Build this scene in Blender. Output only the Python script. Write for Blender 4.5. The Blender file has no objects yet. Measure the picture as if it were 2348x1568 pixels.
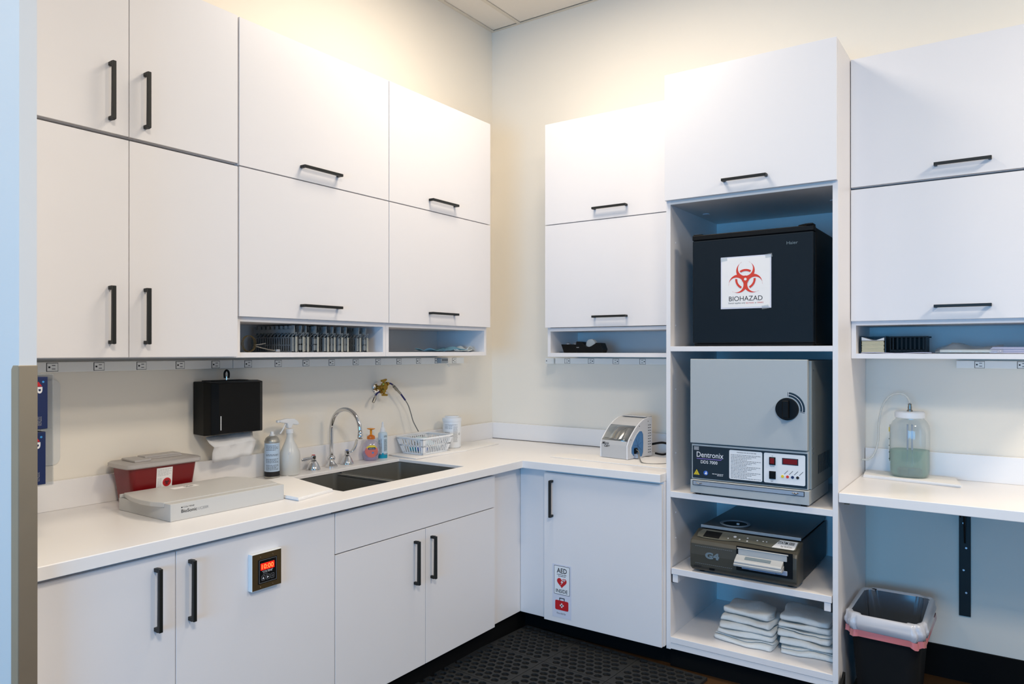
import bpy, bmesh, math, random
from math import sin, cos, pi, radians
from mathutils import Vector, Matrix

random.seed(7)
SC = bpy.context.scene
COL = SC.collection

# ------------------------------------------------------------------ camera, world, lights, exposure
cam_d = bpy.data.cameras.new('camera'); cam = bpy.data.objects.new('camera', cam_d); COL.objects.link(cam)
cam.location = (2.8325, -3.8482, 1.4807)
cam.rotation_euler = (radians(90.045), radians(0.0), radians(34.793))
cam_d.sensor_width = 36; cam_d.lens = 36 * 1673.5 / 2348; cam_d.shift_y = 19.3 / 2348
cam_d.clip_start = .05
SC.camera = cam
SC.view_settings.view_transform = 'Standard'; SC.view_settings.look = 'None'
SC.view_settings.gamma = 1; SC.view_settings.exposure = 0.0
SC.view_settings.use_curve_mapping = False
W = bpy.data.worlds.new('world'); SC.world = W; W.use_nodes = True
W.node_tree.nodes['Background'].inputs[0].default_value = (.75, .85, 1, 1)
W.node_tree.nodes['Background'].inputs[1].default_value = .02

def area(name, loc, target, sx, sy, power, color, spread=180):
    d = bpy.data.lights.new(name, 'AREA'); d.shape = 'RECTANGLE'; d.size = sx; d.size_y = sy
    d.energy = power; d.color = color; d.spread = radians(spread)
    o = bpy.data.objects.new(name, d); COL.objects.link(o); o.location = loc
    o.rotation_euler = (Vector(target) - Vector(loc)).to_track_quat('-Z', 'Y').to_euler()
    return o
WARM = (1, .868, .70)
COOL = (.08, .47, 1)
CEIL_AND_FILL = [(1.1, -1.25, 29, .6, .6), (4.5, -1.4, 69, .6, .6), (3.3, -3.75, 76, .6, .6), (.75, -4.5, 22, .6, .6)]  # last entry is an added fill that warms the left return wall
for lx, ly, pw, sx, sy in CEIL_AND_FILL:
    area('ceiling_and_fill_lamp', (lx, ly, 3.53), (lx, ly, 0), sx, sy, pw, WARM)
area('daylight_and_fill', (2.6, -6.85, 1.3), (2.2, 0, 1.2), 2.0, 1.2, 110, COOL)
area('daylight_and_fill', (5.0, -3.4, 1.4), (0, -3.4, 1.3), 1.6, 1.4, 13, COOL)  # added cool side fill, no window in that wall

# ------------------------------------------------------------------ materials
def lin(c):
    return tuple(((x / 255) / 12.92 if x / 255 <= .04045 else ((x / 255 + .055) / 1.055) ** 2.4) for x in c)
def mat(name, rgb, rough=.5, metal=0, spec=.5, noise=0, nscale=40, bump=0, bscale=200, emit=None, estr=0, trans=0, coat=0, alpha=1):
    m = bpy.data.materials.new(name); m.use_nodes = True; nt = m.node_tree; b = nt.nodes['Principled BSDF']
    col = (*lin(rgb), 1)
    b.inputs['Base Color'].default_value = col
    b.inputs['Roughness'].default_value = rough; b.inputs['Metallic'].default_value = metal
    b.inputs['Specular IOR Level'].default_value = spec
    if trans: b.inputs['Transmission Weight'].default_value = trans
    if coat: b.inputs['Coat Weight'].default_value = coat
    if emit: b.inputs['Emission Color'].default_value = (*lin(emit), 1); b.inputs['Emission Strength'].default_value = estr
    if alpha < 1: b.inputs['Alpha'].default_value = alpha
    tc = nt.nodes.new('ShaderNodeTexCoord')
    if noise:
        n = nt.nodes.new('ShaderNodeTexNoise'); n.inputs['Scale'].default_value = nscale; n.inputs['Detail'].default_value = 3
        mr = nt.nodes.new('ShaderNodeMapRange'); mr.inputs['To Min'].default_value = 1 - noise; mr.inputs['To Max'].default_value = 1 + noise * .5
        mx = nt.nodes.new('ShaderNodeVectorMath'); mx.operation = 'SCALE'; mx.inputs[0].default_value = col[:3]
        nt.links.new(tc.outputs['Object'], n.inputs['Vector']); nt.links.new(n.outputs['Fac'], mr.inputs['Value'])
        nt.links.new(mr.outputs['Result'], mx.inputs['Scale']); nt.links.new(mx.outputs['Vector'], b.inputs['Base Color'])
    if bump:
        n = nt.nodes.new('ShaderNodeTexNoise'); n.inputs['Scale'].default_value = bscale; n.inputs['Detail'].default_value = 4
        bp = nt.nodes.new('ShaderNodeBump'); bp.inputs['Strength'].default_value = bump; bp.inputs['Distance'].default_value = .002
        nt.links.new(tc.outputs['Object'], n.inputs['Vector']); nt.links.new(n.outputs['Fac'], bp.inputs['Height'])
        nt.links.new(bp.outputs['Normal'], b.inputs['Normal'])
    return m
def clear(name, tint, body=None, amount=.15, gloss=.12, rough=.05):
    """thin clear plastic: tinted see-through + a little body colour + glossy sheen"""
    m = bpy.data.materials.new(name); m.use_nodes = True; nt = m.node_tree; nt.nodes.clear()
    out = nt.nodes.new('ShaderNodeOutputMaterial'); tr = nt.nodes.new('ShaderNodeBsdfTransparent'); tr.inputs[0].default_value = (*lin(tint), 1)
    df = nt.nodes.new('ShaderNodeBsdfDiffuse'); df.inputs[0].default_value = (*lin(body or tint), 1)
    gl = nt.nodes.new('ShaderNodeBsdfGlossy'); gl.inputs['Roughness'].default_value = rough
    lw = nt.nodes.new('ShaderNodeLayerWeight'); lw.inputs[0].default_value = .35
    mr = nt.nodes.new('ShaderNodeMapRange'); mr.inputs['To Min'].default_value = gloss * .4; mr.inputs['To Max'].default_value = min(1, gloss * 5)
    m1 = nt.nodes.new('ShaderNodeMixShader'); m1.inputs[0].default_value = amount
    m2 = nt.nodes.new('ShaderNodeMixShader')
    nt.links.new(tr.outputs[0], m1.inputs[1]); nt.links.new(df.outputs[0], m1.inputs[2])
    nt.links.new(lw.outputs['Facing'], mr.inputs['Value']); nt.links.new(mr.outputs['Result'], m2.inputs[0])
    nt.links.new(m1.outputs[0], m2.inputs[1]); nt.links.new(gl.outputs[0], m2.inputs[2]); nt.links.new(m2.outputs[0], out.inputs[0])
    return m
M = {}
M['lam'] = mat('white_laminate', (235, 232, 232), .42, noise=.012, nscale=6)
M['lamin'] = mat('white_laminate_inside', (226, 224, 222), .5, bump=.05, bscale=600)
M['edge'] = mat('carcass_edge', (232, 228, 232), .45)
M['gap'] = mat('dark_reveal', (90, 84, 80), .8)
M['top'] = mat('white_solid_surface', (243, 240, 238), .28, noise=.012, nscale=5)
M['wall'] = mat('cream_paint', (243, 236, 223), .7, noise=.015, nscale=3, bump=.03, bscale=300)
M['pil'] = mat('white_paint', (226, 226, 224), .7, noise=.015, nscale=3, bump=.03, bscale=300)
M['wallg'] = mat('grey_paint', (150, 148, 145), .8, noise=.02, nscale=3)
M['ceil'] = mat('ceiling_tile', (236, 228, 216), .85, noise=.02, nscale=30, bump=.08, bscale=150)
M['tbar'] = mat('ceiling_grid_metal', (222, 212, 196), .5)
M['black'] = mat('matte_black_metal', (16, 20, 19), .45, spec=.4)
M['kick'] = mat('black_vinyl_base', (9, 9, 9), .75, spec=.15)
M['blk'] = mat('black_plastic', (9, 10, 11), .45, spec=.2)
M['blk2'] = mat('black_plastic_dull', (20, 21, 22), .7, spec=.2)
M['steel'] = mat('brushed_steel', (150, 148, 142), .28, metal=1, noise=.1, nscale=20)
M['guard'] = mat('corner_guard_steel', (172, 158, 136), .42, metal=.75, noise=.08, nscale=8)
M['tin'] = mat('aerosol_tin', (176, 174, 166), .35, metal=.55)
M['sinks'] = mat('sink_steel', (124, 124, 120), .34, metal=.5, noise=.06, nscale=25)
M['trayf'] = mat('bright_brushed_aluminium', (176, 186, 198), .35, metal=.45, noise=.12, nscale=18)
M['chrome'] = mat('chrome', (215, 216, 218), .08, metal=1)
M['dbrass'] = mat('dull_brass', (92, 80, 50), .45, metal=.6)
M['brass'] = mat('brass', (176, 140, 62), .28, metal=1, noise=.1, nscale=90)
M['strip'] = mat('power_strip_metal', (238, 239, 236), .5)
M['white'] = mat('white_plastic', (236, 238, 240), .35)
M['ink'] = mat('dark_ink', (28, 28, 32), .7)
M['lite_ink'] = mat('grey_ink', (150, 152, 156), .7)
M['white_ink'] = mat('white_ink', (235, 235, 238), .6)
M['paper'] = mat('white_paper', (240, 238, 236), .85, noise=.02, nscale=20)
M['ptowel'] = mat('paper_towel', (240, 238, 236), .9, noise=.02, nscale=40, bump=.3, bscale=350)
M['terry'] = mat('white_terry_cloth', (236, 236, 232), .95, spec=.1, noise=.06, nscale=60, bump=.9, bscale=420)
M['red'] = mat('red_print', (196, 24, 32), .5)
M['sred'] = mat('red_translucent_plastic', (118, 4, 10), .3, noise=.06, nscale=5)
M['orange'] = mat('orange_red_print', (216, 58, 34), .5)
M['lid'] = clear('frosted_grey_plastic', (225, 220, 215), (200, 194, 190), .82, .08, .25)
M['cgrey'] = mat('cleaner_grey_plastic', (200, 199, 196), .42, bump=.05, bscale=900)
M['fridge'] = mat('fridge_dark_blue_black', (3, 20, 31), .55, spec=.22, bump=.12, bscale=700)
M['ovg'] = mat('oven_grey_enamel', (176, 182, 184), .45, bump=.06, bscale=800)
M['ovs'] = mat('oven_side_grey', (150, 156, 154), .5, bump=.06, bscale=800)
M['navy'] = mat('navy_panel', (16, 34, 46), .4)
M['purple'] = mat('purple_print', (130, 110, 190), .5)
M['yellow'] = mat('yellow_print', (236, 208, 40), .5)
M['blue'] = mat('blue_print', (38, 96, 190), .5)
M['dred'] = mat('dark_red_lens', (120, 8, 14), .25)
M['sterg'] = mat('steriliser_olive_grey', (70, 68, 60), .38, noise=.03, nscale=10)
M['sters'] = mat('steriliser_side', (40, 46, 50), .45)
M['stert'] = mat('steriliser_top_metal', (84, 90, 94), .35, metal=.5)
M['sterl'] = mat('steriliser_trim', (150, 160, 168), .35, metal=.3)
M['cass'] = mat('cassette_grey_plastic', (176, 178, 178), .4)
M['cassb'] = mat('cassette_handle_grey', (142, 156, 178), .4)
M['keyp'] = mat('keypad_grey', (124, 124, 112), .35, metal=.3, noise=.25, nscale=14)
M['tag'] = mat('olive_grey_print', (108, 124, 132), .5)
M['rack'] = mat('rack_grey_plastic', (112, 118, 122), .5)
M['rackf'] = mat('rack_front_grey', (138, 144, 146), .45)
M['tape'] = mat('masking_strip', (164, 164, 154), .7)
M['bezel'] = mat('bronze_bezel', (104, 88, 60), .42, metal=.8, noise=.06, nscale=30)
M['led'] = mat('red_led_window', (200, 20, 12), .4, emit=(255, 30, 15), estr=1.2)
M['ledt'] = mat('red_led_digits', (255, 120, 60), .4, emit=(255, 120, 60), estr=2.2)
M['rubber'] = mat('black_rubber', (24, 26, 27), .75, noise=.15, nscale=30)
M['floor'] = mat('brown_wood_floor', (74, 50, 26), .5, noise=.3, nscale=8)
M['bagw'] = clear('white_bin_liner', (240, 242, 248), (226, 228, 236), .72, .12, .3)
M['bagi'] = clear('bin_liner_inside', (200, 214, 232), (180, 196, 216), .16, .14, .25)
M['bagp'] = clear('pink_bin_liner_band', (230, 160, 160), (222, 128, 130), .85, .15, .35)
M['clearp'] = clear('clear_plastic', (250, 252, 253), (236, 240, 242), .12, .08)
M['film'] = mat('sticker_film', (218, 220, 232), .3)
M['jar'] = clear('clear_jar_plastic', (250, 252, 252), (232, 238, 240), .16, .07)
M['liq'] = clear('green_liquid', (176, 218, 206), (136, 186, 172), .32, .03)
M['tube'] = clear('clear_tube', (248, 248, 246), (226, 228, 224), .6, .08)
M['frost'] = clear('frosted_white_plastic', (250, 250, 248), (240, 240, 236), .8, .06, .25)
M['soapb'] = clear('clear_soap_bottle', (250, 246, 252), (232, 226, 238), .15, .1)
M['soapl'] = clear('purple_soap', (214, 200, 228), (190, 174, 212), .5, .04)
M['amber'] = mat('orange_pump_plastic', (240, 150, 20), .25)
M['amber2'] = mat('orange_collar_plastic', (212, 112, 24), .25)
M['salmon'] = mat('salmon_label', (222, 120, 110), .5)
M['teal'] = mat('teal_label', (0, 150, 178), .4)
M['bbody'] = mat('pale_blue_bottle', (200, 218, 228), .3)
M['canl'] = mat('pale_blue_can_label', (192, 212, 232), .4)
M['hose'] = mat('navy_hose', (14, 20, 90), .35)
M['hoseg'] = mat('grey_hose', (120, 118, 112), .45)
M['maskb'] = mat('blue_mask_cloth', (128, 178, 198), .85, bump=.2, bscale=300)
M['maskw'] = mat('white_mask_cloth', (214, 222, 222), .85, bump=.2, bscale=300)
M['cream'] = mat('cream_card_stack', (222, 212, 178), .8)
M['lilac'] = mat('pale_lilac_paper', (196, 198, 222), .8)
M['gblue'] = mat('glove_box_blue', (10, 34, 86), .45)
M['sky'] = mat('sky_blue_print', (60, 150, 220), .5)
M['blueil'] = mat('blue_film', (84, 140, 196), .5, noise=.2, nscale=40)
M['window'] = clear('smoked_clear_plastic', (176, 184, 188), (130, 138, 140), .35, .25, .08)
M['stone'] = mat('dark_stone', (70, 52, 58), .8)
M['wood'] = mat('raw_wood', (150, 122, 92), .7)
M['silver'] = mat('silver_foil', (170, 176, 186), .25, metal=.7, bump=.5, bscale=60)
M['adapt'] = mat('grey_adapter', (168, 176, 180), .5)
M['mcb'] = mat('polisher_white', (226, 226, 228), .35)
M['mcg'] = mat('polisher_grey', (192, 192, 192), .4)
M['lens'] = mat('light_diffuser', (255, 250, 240), .6, emit=(255, 240, 220), estr=3)

# ------------------------------------------------------------------ helpers
ROOT = {}
def wl(p):
    while p is not None and p.name not in ROOT: p = p.parent
    return ROOT[p.name] if p is not None else Vector((0, 0, 0))
def back(u, d, z): return (u, -d, z)      # along back wall / out of it / up
def left(u, d, z): return (d, u, z)       # along left wall / out of it / up
class MB:
    def __init__(s, T=None): s.v = []; s.f = []; s.m = []; s.T = T
    def add(s, vs, fs, m=0):
        o = len(s.v); s.v += [Vector(s.T(*p)) if s.T else Vector(p) for p in vs]
        for f in fs: s.f.append([o + i for i in f]); s.m.append(m)
        return s
    def box(s, a, b, m=0):
        x0, y0, z0 = a; x1, y1, z1 = b
        return s.add([(x0,y0,z0),(x1,y0,z0),(x1,y1,z0),(x0,y1,z0),(x0,y0,z1),(x1,y0,z1),(x1,y1,z1),(x0,y1,z1)],
                     [(0,3,2,1),(4,5,6,7),(0,1,5,4),(1,2,6,5),(2,3,7,6),(3,0,4,7)], m)
    def prism(s, poly, lo, hi, ax='z', m=0):
        n = len(poly)
        def P(a, b, c): return (a, b, c) if ax == 'z' else ((a, c, b) if ax == 'y' else (c, a, b))
        vs = [P(a, b, lo) for a, b in poly] + [P(a, b, hi) for a, b in poly]
        return s.add(vs, [list(range(n))[::-1], list(range(n, 2 * n))] + [(i, (i + 1) % n, n + (i + 1) % n, n + i) for i in range(n)], m)
    def cyl(s, p0, p1, r0, r1=None, n=16, m=0, caps=True):
        p0, p1 = Vector(p0), Vector(p1); r1 = r0 if r1 is None else r1
        d = (p1 - p0).normalized(); a = d.orthogonal().normalized(); b = d.cross(a)
        vs = [p0 + (a * cos(2*pi*i/n) + b * sin(2*pi*i/n)) * r0 for i in range(n)] + [p1 + (a * cos(2*pi*i/n) + b * sin(2*pi*i/n)) * r1 for i in range(n)]
        fs = [(i, (i+1) % n, n + (i+1) % n, n + i) for i in range(n)]
        if caps: fs += [list(range(n))[::-1], list(range(n, 2*n))]
        return s.add(vs, fs, m)
    def tube(s, pts, r, n=8, m=0, sub=6, smooth=True):
        P = [Vector(p) for p in pts]
        if smooth and len(P) > 2:
            Q = []
            for i in range(len(P) - 1):
                a, b, c, d = P[max(i-1, 0)], P[i], P[i+1], P[min(i+2, len(P)-1)]
                for k in range(sub):
                    t = k / sub
                    Q.append(.5 * ((2*b) + (c-a)*t + (2*a-5*b+4*c-d)*t*t + (3*b-a-3*c+d)*t**3))
            P = Q + [P[-1]]
        rr = r if isinstance(r, (list, tuple)) else None
        vs = []; a = None
        for i, p in enumerate(P):
            t = (P[min(i+1, len(P)-1)] - P[max(i-1, 0)]).normalized()
            if a is None: a = t.orthogonal().normalized()
            a = (a - t * a.dot(t)).normalized(); b = t.cross(a)
            R = rr[0] + (rr[1] - rr[0]) * i / (len(P) - 1) if rr else r
            vs += [p + (a * cos(2*pi*k/n) + b * sin(2*pi*k/n)) * R for k in range(n)]
        fs = [(i*n + k, i*n + (k+1) % n, (i+1)*n + (k+1) % n, (i+1)*n + k) for i in range(len(P)-1) for k in range(n)]
        fs += [list(range(n))[::-1], [(len(P)-1)*n + k for k in range(n)]]
        return s.add(vs, fs, m)
    def lathe(s, prof, c, n=32, m=0, sx=1, sy=1):
        """prof: (radius, z) pairs; closed at ends when radius 0"""
        vs = []; fs = []
        for r, z in prof: vs += [(c[0] + sx * r * cos(2*pi*k/n), c[1] + sy * r * sin(2*pi*k/n), c[2] + z) for k in range(n)]
        for i in range(len(prof) - 1):
            fs += [(i*n + k, i*n + (k+1) % n, (i+1)*n + (k+1) % n, (i+1)*n + k) for k in range(n)]
        if prof[0][0] < .002: fs.append(list(range(n))[::-1])
        if prof[-1][0] < .002: fs.append([(len(prof)-1)*n + k for k in range(n)])
        return s.add(vs, fs, m)
    def loft(s, rings, m=0, caps=True, closed=True):
        n = len(rings[0]); vs = [p for r in rings for p in r]
        e = n if closed else n - 1
        fs = [(i*n + k, i*n + (k+1) % n, (i+1)*n + (k+1) % n, (i+1)*n + k) for i in range(len(rings)-1) for k in range(e)]
        if caps: fs += [list(range(n))[::-1], [(len(rings)-1)*n + k for k in range(n)]]
        return s.add(vs, fs, m)
    def mesh(s, name, off=Vector((0, 0, 0)), recalc=True):
        me = bpy.data.meshes.new(name); me.from_pydata([v - off for v in s.v], [], s.f)
        for p, k in zip(me.polygons, s.m): p.material_index = k
        if recalc:
            bm = bmesh.new(); bm.from_mesh(me); bmesh.ops.remove_doubles(bm, verts=bm.verts, dist=1e-6)
            bmesh.ops.recalc_face_normals(bm, faces=bm.faces); bm.to_mesh(me); bm.free()
        return me
    def build(s, name, mats, parent=None, bevel=0, smooth=False, local=False, solid=0, seg=2, sub=0):
        off = Vector((0, 0, 0)) if local else wl(parent)
        me = s.mesh(name, off, recalc=True)
        return put(name, me, mats, parent, bevel, smooth, solid, seg, sub)
def put(name, me, mats, parent=None, bevel=0, smooth=False, solid=0, seg=2, sub=0):
    for k in (mats if isinstance(mats, (list, tuple)) else [mats]): me.materials.append(M[k])
    o = bpy.data.objects.new(name, me); COL.objects.link(o); o.parent = parent
    if smooth:
        for p in me.polygons: p.use_smooth = True
        if smooth is True: me.set_sharp_from_angle(angle=radians(35))
    if solid:
        q = o.modifiers.new('solidify', 'SOLIDIFY'); q.thickness = solid; q.offset = 0
    if sub:
        q = o.modifiers.new('subsurf', 'SUBSURF'); q.levels = sub; q.render_levels = sub
    if bevel:
        q = o.modifiers.new('bevel', 'BEVEL'); q.width = bevel; q.segments = seg; q.limit_method = 'ANGLE'; q.angle_limit = radians(40)
        q.harden_normals = False
    return o
def thing(name, label, cat, loc=(0, 0, 0), rz=0, group=None):
    o = bpy.data.objects.new(name, None); COL.objects.link(o); o.empty_display_size = .05
    o.location = loc; o.rotation_euler = (0, 0, rz); ROOT[o.name] = Vector(loc)
    o['label'] = label; o['category'] = cat
    if group: o['group'] = group
    return o
def tag(o, label, cat, group=None):
    o['label'] = label; o['category'] = cat
    if group: o['group'] = group
    return o
def struct(o): o['kind'] = 'structure'; return o
def stuff(o): o['kind'] = 'stuff'; return o
def dup(root, loc, rz, label, name=None, group=None):
    r = root.copy(); COL.objects.link(r); r.location = loc; r.rotation_euler = (0, 0, rz); ROOT[r.name] = Vector(loc)
    r['label'] = label
    if group: r['group'] = group
    for ch in list(root.children):
        c = ch.copy(); COL.objects.link(c); c.parent = r
        for g in list(ch.children):
            d = g.copy(); COL.objects.link(d); d.parent = c
    return r
TXT = {}
def text_geo(body, bold=0):
    k = (body, bold)
    if k in TXT: return TXT[k]
    cu = bpy.data.curves.new('t', 'FONT'); cu.body = body; cu.size = 1; cu.offset = bold; cu.resolution_u = 3
    o = bpy.data.objects.new('t', cu); COL.objects.link(o)
    bpy.context.view_layer.update()
    me = bpy.data.meshes.new_from_object(o.evaluated_get(bpy.context.evaluated_depsgraph_get()))
    vs = [(v.co.x, v.co.y) for v in me.vertices]; fs = [list(p.vertices) for p in me.polygons]
    bpy.data.objects.remove(o); bpy.data.curves.remove(cu); bpy.data.meshes.remove(me)
    x0 = min(v[0] for v in vs); x1 = max(v[0] for v in vs); y0 = min(v[1] for v in vs); y1 = max(v[1] for v in vs)
    TXT[k] = ([((x - x0) / (x1 - x0), (y - y0) / (y1 - y0)) for x, y in vs], fs)
    return TXT[k]
def faceL(x): return lambda u, v, d=0: (x + d, u, v)          # on a +X facing plane: u along +Y, v up
def faceB(y): return lambda u, v, d=0: (u, y - d, v)          # on a -Y facing plane: u along +X, v up
def faceT(z): return lambda u, v, d=0: (u, v, z + d)
def ink(name, body, box, F, m, parent, bold=0, local=False, rot=0, shear=0, d=.0006):
    """lettering fitted in box (u0,u1,v0,v1) of face F"""
    vs, fs = text_geo(body, bold); u0, u1, v0, v1 = box
    P = []
    for a, b in vs:
        if rot == 90: a, b = 1 - b, a
        elif rot == -90: a, b = b, 1 - a
        P.append(F(u0 + a * (u1 - u0) + shear * b * (u1 - u0), v0 + b * (v1 - v0), d))
    mb = MB(); mb.add(P, fs)
    off = Vector((0, 0, 0)) if local else wl(parent)
    me = mb.mesh(name, off, recalc=False)
    return put(name, me, m, parent)
def shape(mb, pts, F, d0=.0003, d1=.0008, m=0):
    n = len(pts)
    vs = [F(a, b, d0) for a, b in pts] + [F(a, b, d1) for a, b in pts]
    mb.add(vs, [list(range(n))[::-1], list(range(n, 2*n))] + [(i, (i+1) % n, n + (i+1) % n, n + i) for i in range(n)], m)
def rrect(u0, u1, v0, v1, r, n=4):
    P = []
    for cx, cy, a0 in ((u1-r, v1-r, 0), (u0+r, v1-r, 90), (u0+r, v0+r, 180), (u1-r, v0+r, 270)):
        P += [(cx + r*cos(radians(a0 + 90*k/n)), cy + r*sin(radians(a0 + 90*k/n))) for k in range(n+1)]
    return P
def circ(cx, cy, r, n=20, a0=0, a1=360): 
    return [(cx + r*cos(radians(a0 + (a1-a0)*k/n)), cy + r*sin(radians(a0 + (a1-a0)*k/n))) for k in range(n if a1 - a0 == 360 else n + 1)]
def ring(mb, cx, cy, r0, r1, F, a0, a1, n=16, d=.0008, m=0):
    vs = []; fs = []
    for k in range(n + 1):
        a = radians(a0 + (a1 - a0) * k / n)
        vs += [F(cx + r0*cos(a), cy + r0*sin(a), d), F(cx + r1*cos(a), cy + r1*sin(a), d)]
    fs = [(2*k, 2*k+1, 2*k+3, 2*k+2) for k in range(n)]
    mb.add(vs, fs, m)
def biohazard(name, cx, cy, R, F, m, parent, d=.0009):
    mb = MB()
    for k in range(3):
        th = radians(90 + 120 * k)
        ox, oy = cx + .46*R*cos(th), cy + .46*R*sin(th)       # outer circle centre
        ix, iy = cx + .585*R*cos(th), cy + .585*R*sin(th)       # cut-out circle centre
        ro, ri = .50*R, .405*R
        vs = []; N = 28
        for q in range(N + 1):
            a = th + radians(32) + (2*pi - radians(64)) * q / N
            b = th + radians(24) + (2*pi - radians(48)) * q / N
            vs += [F(ox + ro*cos(a), oy + ro*sin(a), d + .0002*k), F(ix + ri*cos(b), iy + ri*sin(b), d + .0002*k)]
        mb.add(vs, [(2*q, 2*q+1, 2*q+3, 2*q+2) for q in range(N)])
        ring(mb, cx, cy, .44*R, .55*R, F, 90 + 120*k - 34, 90 + 120*k + 34, 10, d + .0007)
    ring(mb, cx, cy, .0*R, .20*R, F, 0, 360, 18, d + .0009)
    ring(mb, cx, cy, .0, .001, F, 0, 360, 6, d + .0009)
    me = mb.mesh(name, wl(parent), recalc=False)
    return put(name, me, m, parent)
def print_lines(name, rows, F, parent, m='lite_ink', h=.0016, d=.0006, seed=1):
    """rows of unreadable small print: (u0,u1,v)"""
    R = random.Random(seed); mb = MB()
    for u0, u1, v in rows:
        u = u0
        while u < u1 - .001:
            w = min(R.uniform(.004, .011) * (1 if h > .001 else .6), u1 - u)
            mb.add([F(u, v, d), F(u + w, v, d), F(u + w, v + h, d), F(u, v + h, d)], [(0, 1, 2, 3)])
            u += w + R.uniform(.0012, .0022)
    me = mb.mesh(name, wl(parent), recalc=False)
    return stuff(put(name, me, m, parent))

# ------------------------------------------------------------------ room shell
H = 3.564
struct(MB().box((-.1, -7.0, -.1), (5.2, .1, 0)).build('floor', 'floor'))
struct(MB().box((-.1, -7.0, 0), (0, .1, H + .1)).build('wall_left', 'wall'))
struct(MB().box((0, 0, 0), (5.2, .1, H + .1)).build('wall_back', 'wall'))
struct(MB().box((5.1, -7.0, 0), (5.2, 0, H + .1)).build('wall_right', 'wallg'))
struct(MB().box((-.1, -7.1, 0), (5.2, -7.0, H + .1)).build('wall_front', 'wallg'))
cl = struct(MB().box((0, -7.0, H + .012), (5.1, 0, H + .1)).build('ceiling', 'ceil'))
gx = [0.012] + [.222 + .61 * k for k in range(9)]; gx = [g for g in gx if g < 5.1] + [5.09]
gy = [-.008, -.53, -1.75, -2.97, -4.19, -5.41, -6.63, -6.99]
for i in range(len(gx) - 1):
    for j in range(len(gy) - 1):
        MB().box((gx[i] + .013, gy[j+1] + .013, H + .002), (gx[i+1] - .013, gy[j] - .013, H + .011)).build('ceiling_tile', 'ceil', cl, bevel=.002, seg=1)
for i, g in enumerate(gx): MB().box((g - .012, -7, H - .002), (g + .012, 0, H + .003)).build('ceiling_grid_bar', 'tbar', cl)
for g in gy[1:-1]: MB().box((0, g - .012, H - .0025), (5.1, g + .012, H + .002)).build('ceiling_grid_bar', 'tbar', cl)
MB().box((0, -.016, H - .0025), (5.1, 0, H + .002)).build('ceiling_grid_bar', 'tbar', cl)
# return wall at the left, with its steel corner guard
rw = struct(MB().box((0, -3.044, 0), (.756, -3.0035, H)).build('wall_return', 'pil'))
g = MB()
g.prism([(-3.0465, 0), (-3.0465, 1.444), (-3.0025, 1.444), (-3.0025, 0)], .7562, .760, 'x')
g.prism([(.760, 0), (.760, 1.444), (.728, 1.444), (.718, 1.434), (.718, 0)], -3.0475, -3.0442, 'y')
g.build('corner_guard', 'guard', rw, bevel=.0015)
# black vinyl bases
struct(MB().box((.63, -3.002, 0), (.645, -.575, .112)).build('baseboard_left', 'kick'))
struct(MB().box((.645, -.575, 0), (1.484, -.56, .112)).build('baseboard_back', 'kick'))
struct(MB().box((1.484, -.60, 0), (2.204, -.585, .0965)).build('trim_1', 'kick'))
struct(MB().box((2.24, -.012, 0), (5.1, 0, .145)).build('baseboard_back', 'kick'))

# ------------------------------------------------------------------ cabinets
def handle(parent, F3, c, L, vert, stand=.032, w=.0115):
    """bar handle; F3 maps (u, out, z)"""
    u, z, d = c; mb = MB(F3)
    if vert:
        mb.box((u - w/2, d + stand - w, z - L/2), (u + w/2, d + stand, z + L/2))
        for s in (-1, 1):
            zz = z + s * (L/2 - w/2); mb.box((u - w/2, d, zz - w/2), (u + w/2, d + stand - w, zz + w/2))
    else:
        mb.box((u - L/2, d + stand - w, z - w/2), (u + L/2, d + stand, z + w/2))
        for s in (-1, 1):
            uu = u + s * (L/2 - w/2); mb.box((uu - w/2, d, z - w/2), (uu + w/2, d + stand - w, z + w/2))
    return mb.build('handle', 'black', parent, bevel=.0012)
def cabinet(name, label, F3, u0, u1, D, z0, z1, doors, niche=None, group=None, t=.019, cat='cabinet', inset=(0, 0), panels=True):
    """D = door front distance from wall. doors: (ua, ub, za, zb, handle or None)"""
    cx = (u0 + u1) / 2
    r = thing(name, label, cat, F3(cx, .003, z0), 0, group)
    dc = D - .0205; a, b = u0 + inset[0], u1 - inset[1]
    MB(F3).box((a, .003, z0), (a + t, dc, z1)).build('side_panel', 'lam', r, bevel=.0006, seg=1)
    MB(F3).box((b - t, .003, z0), (b, dc, z1)).build('side_panel', 'lam', r, bevel=.0006, seg=1)
    MB(F3).box((a + t, .003, z1 - t), (b - t, dc, z1)).build('top_panel', 'lam', r)
    if niche:
        n0, n1 = niche
        MB(F3).box((a + t, .003, z0), (b - t, dc, n0)).build('bottom_panel', 'lam', r, bevel=.0006, seg=1)
        MB(F3).box((a + t, .003, n1), (b - t, dc, n1 + .019)).build('shelf', 'lam', r, bevel=.0006, seg=1)
        MB(F3).box((a + t, .003, n0), (b - t, .012, n1)).build('back_panel', 'lamin', r)
    else:
        MB(F3).box((a + t, .003, z0), (b - t, dc, z0 + t)).build('bottom_panel', 'lam', r)
    for ua, ub, za, zb, h in doors:
        g = .0013
        d = MB(F3).box((ua + g, dc + .0015, za + g), (ub - g, D, zb - g)).build('door' if h != 'drawer' else 'drawer_front', 'lam', r, bevel=.0008, seg=1)
        if h and h != 'drawer':
            hu, hz, L, v = h; handle(d, F3, (hu, hz, D), L, v)
    return r
U = .3808
HV = .19
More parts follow.
